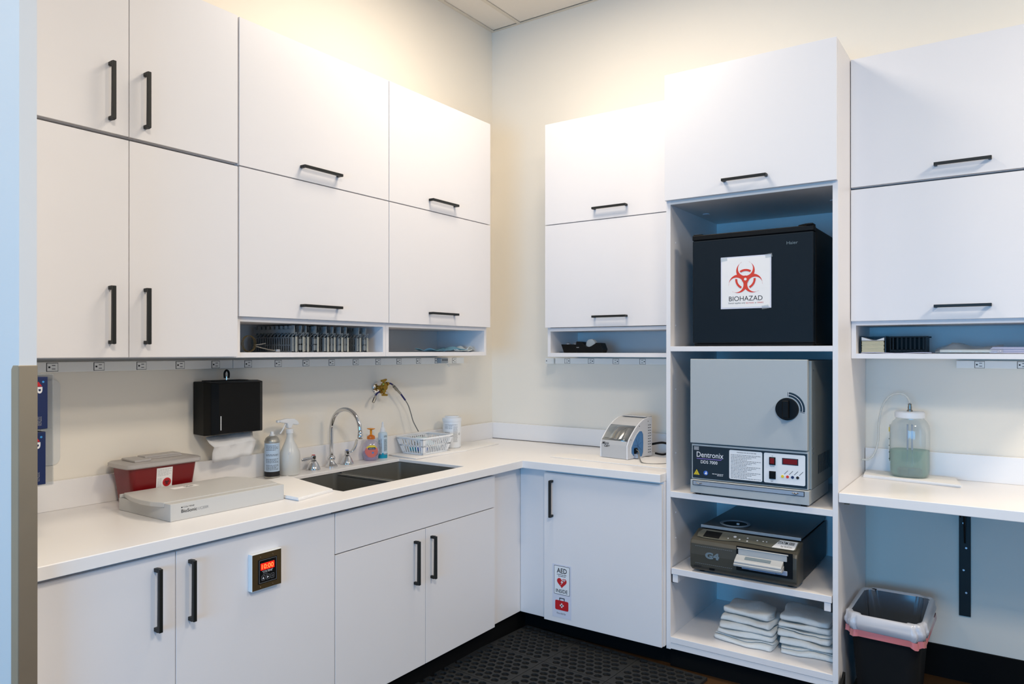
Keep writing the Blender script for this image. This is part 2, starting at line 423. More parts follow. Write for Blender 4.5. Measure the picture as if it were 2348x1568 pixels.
# far-left stack
cabinet('wall_cabinet', 'white two-door wall cabinet at the far left, top row under the ceiling', left, -3.002, -2.152, U, 2.197, 2.764,
        [(-3.002, -2.571, 2.197, 2.764, (-2.634, 2.333, HV, True)), (-2.571, -2.155, 2.197, 2.764, (-2.517, 2.333, HV, True))])
cabinet('wall_cabinet', 'tall white two-door wall cabinet at the far left above the red sharps box', left, -3.002, -2.152, U, 1.456, 2.187,
        [(-3.002, -2.571, 1.458, 2.187, (-2.634, 1.599, HV, True)), (-2.571, -2.155, 1.458, 2.187, (-2.516, 1.599, HV, True))])
ZJ = 2.1905; ZT = 2.7625; ZB = 1.6125
cabinet('wall_cabinet', 'wide white flap-door wall cabinet, top row, above the sink on the left wall', left, -2.1505, -1.3415, U, ZJ + .001, ZT,
        [(-2.1505, -1.3415, ZJ + .001, ZT, (-1.758, 2.246, .208, False))])
cabinet('wall_cabinet', 'wide white wall cabinet whose open niche holds the grey instrument racks', left, -2.1505, -1.3415, U, 1.455, ZJ - .001,
        [(-2.1505, -1.3415, ZB, ZJ - .001, (-1.758, 1.669, .208, False))], niche=(1.475, 1.595))
cabinet('wall_cabinet', 'narrower white flap-door wall cabinet, top row, nearest the room corner on left wall', left, -1.3405, -.5326, U, ZJ + .001, ZT,
        [(-1.3405, -.5326, ZJ + .001, ZT, (-.954, 2.245, .208, False))], inset=(0, .012))
cabinet('wall_cabinet', 'white wall cabinet whose open niche holds crumpled blue face masks', left, -1.3405, -.5326, U, 1.455, ZJ - .001,
        [(-1.3405, -.5326, ZB, ZJ - .001, (-.954, 1.672, .208, False))], niche=(1.475, 1.595), inset=(0, .012))
# back wall
U2 = .3454
cabinet('wall_cabinet', 'white flap-door wall cabinet, top row, left of the tall appliance tower', back, .6253, 1.4805, U2, ZJ + .001, ZT,
        [(.6253, 1.4805, ZJ + .001, ZT, (1.04, 2.25, .2, False))], inset=(.006, 0))
cabinet('wall_cabinet', 'white wall cabinet whose open niche holds the black tape dispenser', back, .6253, 1.4805, U2, 1.448, ZJ - .001,
        [(.6253, 1.4805, 1.611, ZJ - .001, (1.04, 1.666, .2, False))], niche=(1.470, 1.591), inset=(.006, 0))
U3 = .389
cabinet('wall_cabinet', 'white flap-door wall cabinet, top row, right of the tall appliance tower', back, 2.2275, 3.06, U3, 2.1915, 2.752,
        [(2.2285, 3.06, 2.1915, 2.752, (2.645, 2.245, .198, False))])
cabinet('wall_cabinet', 'white wall cabinet whose open niche holds papers and a black basket', back, 2.2275, 3.06, U3, 1.448, 2.184,
        [(2.2285, 3.06, 1.609, 2.183, (2.645, 1.664, .198, False))], niche=(1.4695, 1.592))

# appliance tower
def tower():
    r = thing('appliance_tower', 'tall white open-shelf cabinet housing the small fridge, grey oven and steriliser', 'cabinet', (1.854, -.003, .097))
    D = .646; x0, x1 = 1.4824, 2.2265; t = .021
    MB(back).box((x0, .003, .097), (x0 + t, D, 2.757)).build('side_panel', 'lam', r, bevel=.0006, seg=1)
    MB(back).box((x1 - t, .003, 0.0), (x1, D, 2.757)).build('side_panel', 'lam', r, bevel=.0006, seg=1)
    MB(back).box((x0 + t, .003, 2.738), (x1 - t, D, 2.757)).build('top_panel', 'lam', r)
    MB(back).box((x0 + t, .003, .1), (x1 - t, .014, 2.738)).build('back_panel', 'lamin', r)
    MB(back).box((x0 + t, .014, 2.159), (x1 - t, D, 2.18)).build('shelf', 'lamin', r, bevel=.0006, seg=1)
    MB(back).box((x0 + t, .014, 1.479), (x1 - t, D, 1.502)).build('shelf', 'lam', r, bevel=.0006, seg=1)
    MB(back).box((x0 + t, .014, .803), (x1 - t, D, .83)).build('shelf', 'lam', r, bevel=.0006, seg=1)
    MB(back).box((x0 + t + .004, .02, .447), (x1 - t - .004, D, .475)).build('shelf', 'lam', r, bevel=.0008, seg=1)
    MB(back).box((x0 + t, .014, .128), (x1 - t, D, .155)).build('bottom_panel', 'lam', r, bevel=.0008, seg=1)
    MB(back).box((x0 + t, D - .02, .1), (x1 - t, D - .002, .1265)).build('bottom_rail', 'lam', r, bevel=.0008, seg=1)
    d = MB(back).box((x0 + .0005, D + .002, 2.1765), (x1 - .001, .667, 2.757)).build('door', 'lam', r, bevel=.0008, seg=1)
    handle(d, back, (1.855, 2.231, .667), .193, False)
    for sx in (-1, 1):
        ux = x0 + t if sx < 0 else x1 - t
        a, b = (ux, ux + .012) if sx < 0 else (ux - .012, ux)
        q = MB(back).box((a, .1, .405), (b, D - .012, .442)).build('slide_rail', 'black', r, bevel=.001, seg=1)
        a, b = (ux + .008, ux + .034) if sx < 0 else (ux - .034, ux - .008)
        MB(back).box((a, .12, .41), (b, D - .004, .446)).build('slide_batten', 'lam', r, bevel=.001, seg=1)
    for u, v in ((1.56, 2.1585), (2.15, 2.1585)):
        MB().cyl((u, -.33, v), (u, -.33, v - .003), .017, n=18).build('cam_cover', 'edge', r)
    for z in (1.99, 1.6, 1.3, 1.0, .72, .6):
        MB().cyl((x0 + t, -.58, z), (x0 + t + .0015, -.58, z), .004, n=10).build('peg_hole_cap', 'edge', r)
tower()

# base cabinets, left wall
FD = .6959
b1 = cabinet('base_cabinet', 'white two-door base cabinet at the left, with a red digital timer', left, -3.002, -1.9535, FD, .11, .875,
        [(-3.002, -2.591, .11, .8638, (-2.655, .733, .19, True)), (-2.591, -1.9535, .11, .8638, (-2.545, .733, .19, True))])
cabinet('base_cabinet', 'white sink base cabinet with a plain top panel and two doors', left, -1.9525, -.9215, FD, .11, .70,
        [(-1.9525, -.9215, .706, .8638, 'drawer'), (-1.9525, -1.4369, .11, .704, (-1.508, .571, .187, True)), (-1.4369, -.9215, .11, .704, (-1.4, .571, .187, True))])
f = MB().box((.60, -.9205, .11), (.672, -.668, .875)).box((.6, -.668, .11), (.672, -.6, .875)).build('corner_filler_panel', 'lam', None, bevel=.0006, seg=1)
tag(f, 'narrow white filler panel right of the sink cabinet doors', 'panel')
f = MB().box((.674, -.663, .11), (.833, -.60, .875)).build('corner_filler_panel', 'lam', None, bevel=.0006, seg=1)
tag(f, 'narrow white filler panel left of the base cabinet door with the safety stickers', 'panel')
bb = cabinet('base_cabinet', 'white single-door base cabinet with defibrillator and first aid stickers', back, .8356, 1.4805, .6885, .11, .875,
        [(.8356, 1.4795, .11, .8638, (.887, .733, .186, True))])

# ------------------------------------------------------------------ countertops
def grid_solid(xs, ys, keep, z0, z1):
    bm = bmesh.new(); V = {}
    def v(i, j, z):
        k = (i, j, z)
        if k not in V: V[k] = bm.verts.new((xs[i], ys[j], z))
        return V[k]
    nx, ny = len(xs) - 1, len(ys) - 1
    K = {(i, j) for i in range(nx) for j in range(ny) if keep((xs[i] + xs[i+1]) / 2, (ys[j] + ys[j+1]) / 2)}
    for i, j in K:
        bm.faces.new((v(i, j, z1), v(i+1, j, z1), v(i+1, j+1, z1), v(i, j+1, z1)))
        bm.faces.new((v(i, j, z0), v(i, j+1, z0), v(i+1, j+1, z0), v(i+1, j, z0)))
        for (a, b), (p, q) in (((i-1, j), ((i, j), (i, j+1))), ((i+1, j), ((i+1, j+1), (i+1, j))), ((i, j-1), ((i+1, j), (i, j))), ((i, j+1), ((i, j+1), (i+1, j+1)))):
            if (a, b) not in K:
                bm.faces.new((v(*p, z0), v(*p, z1), v(*q, z1), v(*q, z0)))
    bmesh.ops.recalc_face_normals(bm, faces=bm.faces)
    bmesh.ops.dissolve_limit(bm, angle_limit=.01, verts=bm.verts, edges=bm.edges)
    me = bpy.data.meshes.new('slab'); bm.to_mesh(me); bm.free(); return me
SX0, SX1, SY0, SY1 = .15, .59, -1.815, -1.03
ct = thing('countertop', 'white L-shaped solid worktop running round the corner under the sink and polisher', 'countertop', (.36, -1.5, .8765))
me = grid_solid([0.003, SX0, SX1, .7209, 1.481], [-3.002, SY0, SY1, -.7129, -.003],
                lambda x, y: (x < .7209 or y > -.7129) and not (SX0 < x < SX1 and SY0 < y < SY1), .8995, .914)
me.transform(Matrix.Translation(-Vector((.36, -1.5, .8765))))
so_ = put('slab', me, 'top', ct, bevel=.0025)
at = me.attributes.new('bevel_weight_edge', 'FLOAT', 'EDGE')      # only the upper arris is eased
for ed in me.edges:
    at.data[ed.index].value = 1.0 if all(me.vertices[v].co.z > .03 for v in ed.vertices) else 0.0
so_.modifiers['bevel'].limit_method = 'WEIGHT'
e = .014
me = grid_solid([0.003, SX0 - e, SX1 + e, .7209, 1.481], [-3.002, SY0 - e, SY1 + e, -.7129, -.003],
                lambda x, y: (x < .7209 or y > -.7129) and not (SX0 - e < x < SX1 + e and SY0 - e < y < SY1 + e), .8765, .8995)
me.transform(Matrix.Translation(-Vector((.36, -1.5, .8765))))
put('built_up_edge', me, 'top', ct)
MB().box((.003, -3.002, .9142), (.022, -.022, 1.018)).build('backsplash', 'top', ct, bevel=.0015)
MB().box((.003, -.0215, .9142), (1.481, -.003, 1.018)).build('backsplash', 'top', ct, bevel=.0015)
MB().box((.022, -.0245, .9142), (1.0, -.0216, .9175)).build('caulk_line', 'gap', ct)
dk = thing('desk_top', 'white worktop shelf right of the appliance tower, carrying the jar', 'countertop', (2.6, -.3, .864))
MB().box((2.2285, -.647, .864), (3.6, -.003, .903)).build('slab', 'top', dk, bevel=.002)
MB().box((2.2285, -.0215, .9032), (3.6, -.003, 1.02)).build('backsplash', 'top', dk, bevel=.0015)
bk = thing('shelf_bracket', 'black steel bracket bolted to the wall under the right worktop', 'bracket', (2.632, -.003, .294))
MB().box((2.61, -.009, .294), (2.655, -.002, .862)).build('wall_plate', 'black', bk, bevel=.001)
MB().prism([(-.009, .8625), (-.33, .8625), (-.33, .84), (-.30, .79), (-.09, .79), (-.009, .62)], 2.629, 2.636, 'x').build('bracket_arm', 'black', bk, bevel=.0005)
for k, z in enumerate((.71, .60, .50, .40)):
    MB().cyl((2.632 + (-.004 if k % 2 == 0 else .006), -.009, z), (2.632 + (-.004 if k % 2 == 0 else .006), -.012, z), .0045, n=10).build('screw', 'chrome', bk)
MB().box((2.2268, -.52, .834), (2.245, -.49, .8635)).build('wood_cleat', 'wood', dk, bevel=.001)

# ------------------------------------------------------------------ sink and taps
sk = thing('sink', 'stainless double-bowl undermount sink below the gooseneck tap', 'sink', (.37, -1.42, .72))
def bowl(x0, x1, y0, y1, z0, z1, t=.003):
    mb = MB()
    R0 = [(x, y, z1) for x, y in rrect(x0 - t, x1 + t, y0 - t, y1 + t, .022, 3)]
    R1 = [(x, y, z0 - t) for x, y in rrect(x0 - t, x1 + t, y0 - t, y1 + t, .022, 3)]
    R2 = [(x, y, z1) for x, y in rrect(x0, x1, y0, y1, .02, 3)]
    R3 = [(x, y, z0 + .015) for x, y in rrect(x0, x1, y0, y1, .02, 3)]
    R4 = [(x, y, z0) for x, y in rrect(x0 + .02, x1 - .02, y0 + .02, y1 - .02, .02, 3)]
    mb.loft([R1, R0, R2, R3, R4])
    return mb
dv = -1.452
for a, b in ((SY0 + .001, dv - .016), (dv + .016, SY1 - .001)):
    q = bowl(SX0 + .001, SX1 - .001, a, b, .72, .8965).build('bowl', 'sinks', sk, smooth=True)
    MB().lathe([(.001, 0), (.03, 0), (.042, .003), (.045, .001)], ((SX0 + SX1)/2, (a + b)/2, .7205), 24).build('drain', 'chrome', q, smooth=True)
MB().box((SX0 + .001, dv - .016, .884), (SX1 - .001, dv + .016, .8925)).build('divider', 'tin', sk, bevel=.003)
mb = MB()
mb.box((SX0 - .012, SY0 - .012, .8965), (SX0 + .0005, SY1 + .012, .8992)); mb.box((SX1 - .0005, SY0 - .012, .8965), (SX1 + .012, SY1 + .012, .8992))
mb.box((SX0, SY0 - .012, .8965), (SX1, SY0 + .0005, .8992)); mb.box((SX0, SY1 - .0005, .8965), (SX1, SY1 + .012, .8992))
mb.build('rim', 'steel', sk)

FX = .07
ft = thing('faucet', 'chrome gooseneck tap between its two lever handles behind the sink', 'faucet', (FX, -1.421, .914))
MB().lathe([(.001, 0), (.031, 0), (.031, .006), (.024, .014), (.017, .022), (.014, .03), (.018, .036), (.02, .043), (.018, .05), (.0125, .056), (.0001, .056)], (FX, -1.421, .9142), 28).build('base', 'chrome', ft, smooth=True)
pts = [(FX, -1.421, .96), (FX, -1.421, 1.03)] + [(FX + .1 - .1*cos(radians(a)), -1.421, 1.1 + .1*sin(radians(a))) for a in range(0, 185, 15)]
MB().tube(pts, .0099, 14, sub=3).build('spout', 'chrome', ft, smooth=2)
MB().lathe([(.0001, 0), (.0115, 0), (.013, .004), (.013, .018), (.011, .022), (.012, .028), (.0095, .034), (.0001, .034)], (FX + .2, -1.421, 1.066), 20).build('aerator', 'chrome', ft, smooth=True)
def lever(y, lab, ang, up, capm):
    r = thing('tap_handle', lab, 'tap', (FX, y, .914))
    MB().lathe([(.001, 0), (.032, 0), (.033, .004), (.03, .012), (.023, .03), (.0145, .042), (.0145, .047), (.0001, .047)], (FX, y, .9142), 24).build('base', 'chrome', r, smooth=True)
    MB().lathe([(.0001, 0), (.0105, 0), (.012, .003), (.012, .019), (.0085, .022), (.0001, .022)], (FX, y, .962), 20).build('hub', 'chrome', r, smooth=True)
    MB().lathe([(.0001, 0), (.0085, 0), (.0085, .002), (.0001, .002)], (FX, y, .9842), 16).build('index_button', capm, r)
    c, s = cos(ang), sin(ang)
    rings = []
    prof = [(.0, .006, .006), (.02, .005, .007), (.045, .0045, .0085), (.07, .004, .009), (.088, .004, .007)] if not up else \
           [(.0, .009, .005), (.02, .010, .006), (.035, .014, .006), (.045, .017, .005), (.052, .017, .004), (.054, .009, .004)]
    zz = [0, .0, .0, -.001, -.002] if not up else [-.004, 0, .012, .03, .052, .064]
    for (l, hw, ht), z in zip(prof, zz):
        p = Vector((FX + c * l, y + s * l, .973 + z)); q = Vector((-s, c, 0))
        k = Vector((0, 0, 1)) if not up or z < .01 else Vector((-c*.8, -s*.8, .4))
        rings.append([p + q*hw + k*ht*.4, p + q*hw*.5 + k*ht, p - q*hw*.5 + k*ht, p - q*hw + k*ht*.4, p - q*hw - k*ht*.4, p - q*hw*.5 - k*ht, p + q*hw*.5 - k*ht, p + q*hw - k*ht*.4])
    MB().loft(rings).build('lever', 'chrome', r, smooth=2, sub=1)
lever(-1.531, 'chrome lever tap handle with red button, left of the gooseneck tap', radians(-78), False, 'red')
lever(-1.32, 'chrome lever tap handle with blue button, lever tipped up, right of gooseneck', radians(72), True, 'blue')

# ------------------------------------------------------------------ power strips
def outlet(parent, F3, u, z, d, flip=1):
    o = MB(F3).box((u - .0175, d, z - .0135), (u + .0175, d + .0015, z + .0135)).build('socket', 'strip', parent, bevel=.0008, seg=1)
    e = MB(F3)
    for a, b, c, e2 in ((-.0195, -.0175, -.0155, .0155), (.0175, .0185, -.0155, .0155), (-.0195, .0185, .0137, .0152), (-.0195, .0185, -.0152, -.0137)):
        e.box((u + a, d, z + c), (u + b, d + .0008, z + e2))
    k = flip
    e.box((u + k*.003 - .005 + (0), d + .0008, z + .005), (u + k*.003 + .006, d + .0022, z + .0072))
    e.box((u + k*.003 - .005, d + .0008, z - .0075), (u + k*.003 + .006, d + .0022, z - .0053))
    e.box((u - k*.0105 - .003, d + .0008, z - .003), (u - k*.0105 + .003, d + .0022, z + .003))
    e.build('slots', 'ink', o)
def strip(lab, F3, segs, outs, z0, z1, flip):
    r = thing('power_strip', lab, 'power strip', F3((segs[0][0] + segs[-1][1]) / 2, .002, z0))
    for a, b in segs: MB(F3).box((a + .0008, .002, z0), (b - .0008, .034, z1)).build('channel', 'strip', r, bevel=.003)
    for u in outs: outlet(r, F3, u, (z0 + z1) / 2, .034, flip)
    return r
strip('long grey metal power strip with a row of sockets under the left wall cabinets', left, [(-2.98, -1.94), (-1.94, -.335)],
      [-2.66 + .1592 * k for k in range(15)], 1.405, 1.442, 1)
strip('short grey metal power strip under the wall cabinet left of the tower', back, [(.502, 1.4805)], [.59, .752, .915, 1.083], 1.403, 1.438, -1)
bx = thing('junction_box', 'small white junction box at the left end of the short power strip', 'electrical box', (.468, -.002, 1.40))
MB(back).box((.436, .002, 1.401), (.496, .042, 1.438)).build('cover', 'strip', bx, bevel=.004)
MB(back).cyl((.447, .042, 1.42), (.447, .044, 1.42), .003, n=10).build('screw', 'ink', bx)
strip('grey metal power strip under the right-hand wall cabinet above the jar', back, [(2.6, 3.4)], [2.69, 2.845, 3.0, 3.155], 1.403, 1.438, 1)
pl = thing('plug', 'grey textured plug pushed into the long power strip near the corner', 'plug', (.036, -.56, 1.41))
MB(left).box((-.592, .0365, 1.409), (-.528, .068, 1.441)).build('body', 'adapt', pl, bevel=.004)
for k in range(3): MB().cyl((.069, -.578 + .018*k, 1.428), (.071, -.578 + .018*k, 1.428), .004, n=8).build('mark', 'ink', pl)
MB().tube([(.05, -.53, 1.41), (.055, -.52, 1.40), (.055, -.508, 1.386), (.05, -.50, 1.395), (.05, -.515, 1.402)], .003, 6).build('cord_clip', 'clearp', pl)

# ------------------------------------------------------------------ paper towel dispenser
pd = thing('paper_towel_dispenser', 'black wall-mounted paper towel dispenser above the counter', 'dispenser', (.003, -1.99, 1.13))
y0, y1, z0, z1 = -2.108, -1.852, 1.133, 1.353
def sec(x, e, f): return [(x, y0 + e, z0 + f), (x, y1 - e, z0 + f), (x, y1 - e, z1 - f), (x, y0 + e, z1 - f)]
mb = MB().loft([sec(.004, .0, .0), sec(.085, -.004, -.002), sec(.125, .004, .002), sec(.142, .03, .006)])
mb.build('cover', 'blk', pd, bevel=.004)
MB().box((.02, -2.08, 1.352), (.09, -1.90, 1.357)).build('top_hinge', 'blk2', pd, bevel=.002)
MB().box((.1425, -2.072, 1.155), (.1432, -2.0685, 1.213)).build('sight_slot', 'white', pd)
lk = MB().cyl((.07, -1.995, 1.354), (.07, -1.995, 1.372), .0035, n=10).build('lock_pin', 'chrome', pd)
MB().tube([(.07, -2.004, 1.366), (.07, -2.005, 1.388), (.07, -1.995, 1.399), (.07, -1.985, 1.388), (.07, -1.986, 1.366)], .0045, 8).build('key_loop', 'blk', pd)
pt = thing('paper_towel', 'white paper towel hanging out of the black dispenser', 'paper towel', (.08, -1.99, 1.03))
rings = []
for k, (x, z, sh) in enumerate([(.075, 1.124, .012), (.09, 1.10, .006), (.118, 1.084, .0), (.116, 1.082, 0), (.108, 1.06, 0), (.10, 1.035, -.004), (.096, 1.018, -.008)]):
    rings.append([(x + .003*sin(j*1.3 + k), -2.085 - sh + (.20 + 2*sh) * j / 12 , z + .012*(j/12) + .002*sin(j*.9)) for j in range(13)])
MB().loft(rings, caps=False, closed=False).build('sheet', 'ptowel', pt, smooth=2, solid=.0012)

# ------------------------------------------------------------------ sharps container
sc = thing('sharps_container', 'red plastic sharps bin with grey lid by the left wall', 'container', (.113, -2.34, .914))
def rr3(x0, x1, y0, y1, z, r=.02): return [(x, y, z) for x, y in rrect(x0, x1, y0, y1, r, 4)]
MB().loft([rr3(.052, .172, -2.445, -2.214, .9145), rr3(.042, .184, -2.462, -2.198, 1.052)]).build('body', 'sred', sc, smooth=True)
MB().loft([rr3(.034, .192, -2.474, -2.186, 1.049, .024), rr3(.030, .196, -2.478, -2.182, 1.053, .026), rr3(.030, .196, -2.478, -2.182, 1.065, .026), rr3(.038, .188, -2.47, -2.19, 1.070, .022)]).build('lid', 'lid', sc, smooth=True)
MB().prism([(.055, -2.43), (.17, -2.44), (.165, -2.375), (.055, -2.375)], 1.0702, 1.078, 'z').build('lid_flap', 'lid', sc, bevel=.002)
MB().box((.055, -2.37, 1.0702), (.112, -2.225, 1.081)).build('lid_flap', 'lid', sc, bevel=.003)
MB().box((.045, -2.40, 1.0702), (.053, -2.25, 1.074)).build('lid_slot_strip', 'sred', sc)  # narrow red strip along the rear of the lid
MB().box((.12, -2.43, 1.0702), (.126, -2.23, 1.075)).build('lid_ridge', 'lid', sc, bevel=.001)
def slant(u, v, d=0): return (.1728 + (v - .9145) / (1.052 - .9145) * .012 + d, u, v)
lb = MB(); shape(lb, [(-2.364, .945), (-2.302, .945), (-2.302, 1.041), (-2.364, 1.041)], slant, 0, .0006); lb = lb.build('label', 'paper', sc)
mb = MB(); shape(mb, circ(-2.323, .985, .0165, 24), slant, .0007, .0011); mb.build('label_disc', 'red', lb)
biohazard('biohazard_symbol', -2.323, .985, .014, slant, 'ink', lb, d=.0014)
print_lines('small_print', [(-2.360, -2.306 - .01*(k % 2), 1.034 - .0045*k) for k in range(6)] + [(-2.360, -2.344, 1.000 - .005*k) for k in range(9)], slant, lb, h=.0011, d=.0009)

# ------------------------------------------------------------------ ultrasonic cleaner with cover
uc = thing('ultrasonic_cleaner', 'grey ultrasonic cleaner with flat lid on the counter before the sharps bin', 'cleaner', (.36, -2.28, .914))
a, b, c, d = -2.51, -2.056, .195, .527
MB().prism([(c, .9145), (d, .9145), (d, .972), (.49, .972), (.488, .957), (c, .957)], a, b, 'y').build('housing', 'cgrey', uc, bevel=.0015)
lidp = [(.205, a + .012), (.24, a + .004), (.30, a - .012), (.37, a - .020), (.43, a - .016), (.4875, a + .0), (.4875, b + .0), (.43, b + .016), (.36, b + .018), (.28, b + .008), (.23, b - .01), (.205, b - .03)]
MB().prism(lidp, .9575, .974, 'z').build('lid', 'cgrey', uc, bevel=.0025)
MB().box((.196, a + .001, .9575), (.204, a + .1, .970)).build('rear_hinge', 'cgrey', uc, bevel=.001)
FL = faceL(.527)
ink('lettering', 'COLTENE', (-2.465, -2.425, .9545, .959), FL, 'ink', uc)
mb = MB(); shape(mb, [(-2.472, .9545), (-2.468, .9545), (-2.468, .9585), (-2.472, .9585)], FL); mb.build('logo_square', 'ink', uc)
ink('lettering', 'BioSonic', (-2.472, -2.415, .938, .9495), FL, 'ink', uc, bold=.01)
ink('lettering', 'UC300R', (-2.411, -2.372, .9385, .9475), FL, 'lite_ink', uc)
mb = MB(); shape(mb, [(.262, -2.36), (.292, -2.36), (.292, -2.26), (.262, -2.26)], faceT(.9742), 0, .0005); q = mb.build('lid_label', 'paper', uc)
ink('lettering', 'BioSonic', (.266, .288, -2.31, -2.275), faceT(.9742), 'ink', uc, rot=90, d=.0009)

# ------------------------------------------------------------------ paper towel sheets
def slab(name, label, pts, z, h, layers=2, m='ptowel', seed=0, cat='towel', nz=.0015):
    """thin folded pad with slightly uneven layers; pts = 4 corners"""
    R = random.Random(seed); cx = sum(p[0] for p in pts)/4; cy = sum(p[1] for p in pts)/4
    r = thing(name, label, cat, (cx, cy, z))
    th = h / layers
    for L in range(layers):
        j = [(p[0] + R.uniform(-1, 1)*.004, p[1] + R.uniform(-1, 1)*.004) for p in pts]
        top = []; bot = []; N = 8
        rings = []
        for i in range(N + 1):
            u = i / N
            A = Vector(j[0]).lerp(Vector(j[1]), u); B = Vector(j[3]).lerp(Vector(j[2]), u)
            row = [A.lerp(B, v / N) for v in range(N + 1)]
            hh = lambda k: nz*sin(u*5 + k*.9 + seed + L)*(k/N)
            up = [(p.x, p.y, z + (L+1)*th - .0003 + abs(hh(k))) for k, p in enumerate(row)]
            dn = [(p.x, p.y, z + L*th + .0002) for k, p in enumerate(row)]
            rings.append(up + dn[::-1])
        MB().loft(rings).build('sheet', m, r, smooth=True)
    return r
slab('folded_towel', 'white folded paper towel lying by the left rim of the sink', [(.16, -1.755), (.56, -1.845), (.60, -2.045), (.20, -2.045)], .9145, .012, 3, seed=1)
slab('folded_towel', 'white folded towel spread under the white plastic basket', [(.026, -.98), (.25, -1.005), (.262, -.60), (.026, -.62)], .9145, .006, 2, seed=2)
slab('folded_towel', 'white folded towel under the wipes canister by the corner', [(.026, -.608), (.258, -.59), (.235, -.25), (.05, -.22)], .9145, .004, 1, seed=3)
slab('folded_towel', 'white thin towel under the small dental polisher', [(.75, -.40), (.78, -.53), (1.46, -.55), (1.45, -.18), (.80, -.20)][0:4], .9145, .0035, 1, seed=4)
slab('folded_towel', 'white folded towel under the large jar of green liquid', [(2.245, -.19), (2.63, -.245), (2.60, -.06), (2.235, -.05)], .9035, .013, 2, seed=5)

# ------------------------------------------------------------------ items on the left counter
cn = thing('spray_can', 'pale blue aerosol can with black base band beside the spray bottle', 'spray can', (.085, -1.777, .914))
c = (.085, -1.777, .9145)
MB().lathe([(.0001, 0), (.031, 0), (.0335, .002), (.0335, .006), (.0325, .008), (.0325, .158), (.0335, .162), (.032, .166), (.028, .176), (.02, .184), (.013, .187), (.0001, .187)], c, 32).build('can', 'tin', cn, smooth=True)
MB().lathe([(.0327, .03), (.0327, .156)], c, 40).build('label', 'canl', cn, smooth=2)
MB().lathe([(.0328, .008), (.0328, .03)], c, 40).build('base_band', 'ink', cn, smooth=2)
MB().lathe([(.0001, 0), (.012, 0), (.012, .004), (.008, .006), (.0075, .018), (.005, .02), (.0001, .02)], (.085, -1.777, 1.1017), 16).build('nozzle', 'white', cn, smooth=True)
def cylF(cx, cy, r, a_mid):
    """u (metres, centred 0) wraps the cylinder around direction a_mid, seen from outside u grows to the right"""
    return lambda u, v, d=0: (cx + (r + d)*cos(a_mid + u/r), cy + (r + d)*sin(a_mid + u/r), v)
A0 = math.atan2(-3.85 + 1.777, 2.83 - .085)
F = cylF(.085, -1.777, .0327, A0)
print_lines('small_print', [(-.028, .028 - .012*((k*7) % 3 == 0), 1.058 - .0062*k) for k in range(4)] + [(-.028, .03 - .01*(k % 3 == 2), 1.02 - .0052*k) for k in range(14) if k not in (2, 3, 8)], F, cn, m='ink', h=.0018, d=.0004, seed=3)

sb = thing('spray_bottle', 'translucent white trigger spray bottle left of the tap', 'spray bottle', (.085, -1.685, .914))
c = (.085, -1.680, .9145)
MB().lathe([(.0001, 0), (.041, 0), (.045, .004), (.0462, .012), (.0462, .088), (.0435, .104), (.032, .13), (.0225, .150), (.0165, .166), (.0145, .178), (.0145, .19), (.0001, .19)], c, 32).build('bottle', 'frost', sb, smooth=True)
MB().lathe([(.0001, 0), (.042, 0), (.044, .004), (.044, .078), (.0001, .078)], (c[0], c[1], c[2] + .002), 28).build('liquid', clear('milky_liquid', (226, 222, 212), (216, 212, 202), .5, .03) and 'frost', sb, smooth=True)
MB().lathe([(.0001, 0), (.0165, 0), (.0165, .016), (.013, .02), (.0001, .02)], (c[0], c[1], c[2] + .19), 20).build('collar', 'white', sb, smooth=True)
mb = MB()
mb.prism([(-1.741, 1.158), (-1.741, 1.168), (-1.70, 1.173), (-1.66, 1.169), (-1.641, 1.157), (-1.634, 1.142), (-1.646, 1.139), (-1.67, 1.144), (-1.678, 1.128), (-1.695, 1.128), (-1.70, 1.150)], .073, .097, 'x')
mb.build('trigger_head', 'white', sb, bevel=.004)
MB().box((.078, -1.752, 1.157), (.092, -1.7405, 1.168)).build('nozzle', 'white', sb, bevel=.002)
MB().tube([(.085, -1.703, 1.150), (.085, -1.712, 1.135), (.085, -1.724, 1.117), (.085, -1.735, 1.106)], .0035, 8).build('trigger', 'white', sb, smooth=2)
ink('mark', 'v', (-.008, .006, 1.012, 1.022), cylF(c[0], c[1], .0464, math.atan2(-2.17, 2.74)), 'white_ink', sb, bold=.02)

so = thing('soap_dispenser', 'clear pump bottle of purple hand soap with an orange pump', 'soap bottle', (.075, -1.160, .9146))
c = (.075, -1.160, .9145)
prof = [(.0001, 0), (.026, 0), (.031, .006), (.036, .03), (.0395, .05), (.039, .068), (.034, .084), (.024, .096), (.0155, .101), (.0155, .106), (.0001, .106)]
RZ = Matrix.Rotation(radians(38), 4, 'Z')
mb = MB(); mb.lathe(prof, (0, 0, 0), 32, sx=.62, sy=1.0); mb.v = [RZ.inverted() @ v if False else Matrix.Rotation(radians(-38), 4, 'Z') @ v for v in mb.v]
mb.build('bottle', 'soapb', so, smooth=True, local=True)
mb = MB(); mb.lathe([(.0001, .003), (.025, .003), (.0295, .008), (.0345, .03), (.037, .046), (.0001, .046)], (0, 0, 0), 32, sx=.6, sy=1); mb.v = [Matrix.Rotation(radians(-38), 4, 'Z') @ v for v in mb.v]
mb.build('liquid', 'soapl', so, smooth=True, local=True)
def soapF(u, v, d=0):
    # bulged front of the flattened bottle
    i = max(k for k in range(len(prof)-1) if prof[k][1] <= max(v, 0)); (r0, h0), (r1, h1) = prof[i], prof[i+1]
    R = r0 + (r1 - r0) * (v - h0) / max(1e-6, h1 - h0); R += .0008
    t = math.asin(max(-.98, min(.98, u / R)))
    p = Vector((.62 * R * cos(t) + d, R * sin(t), v)); return tuple(Matrix.Rotation(radians(-38), 4, 'Z') @ p)
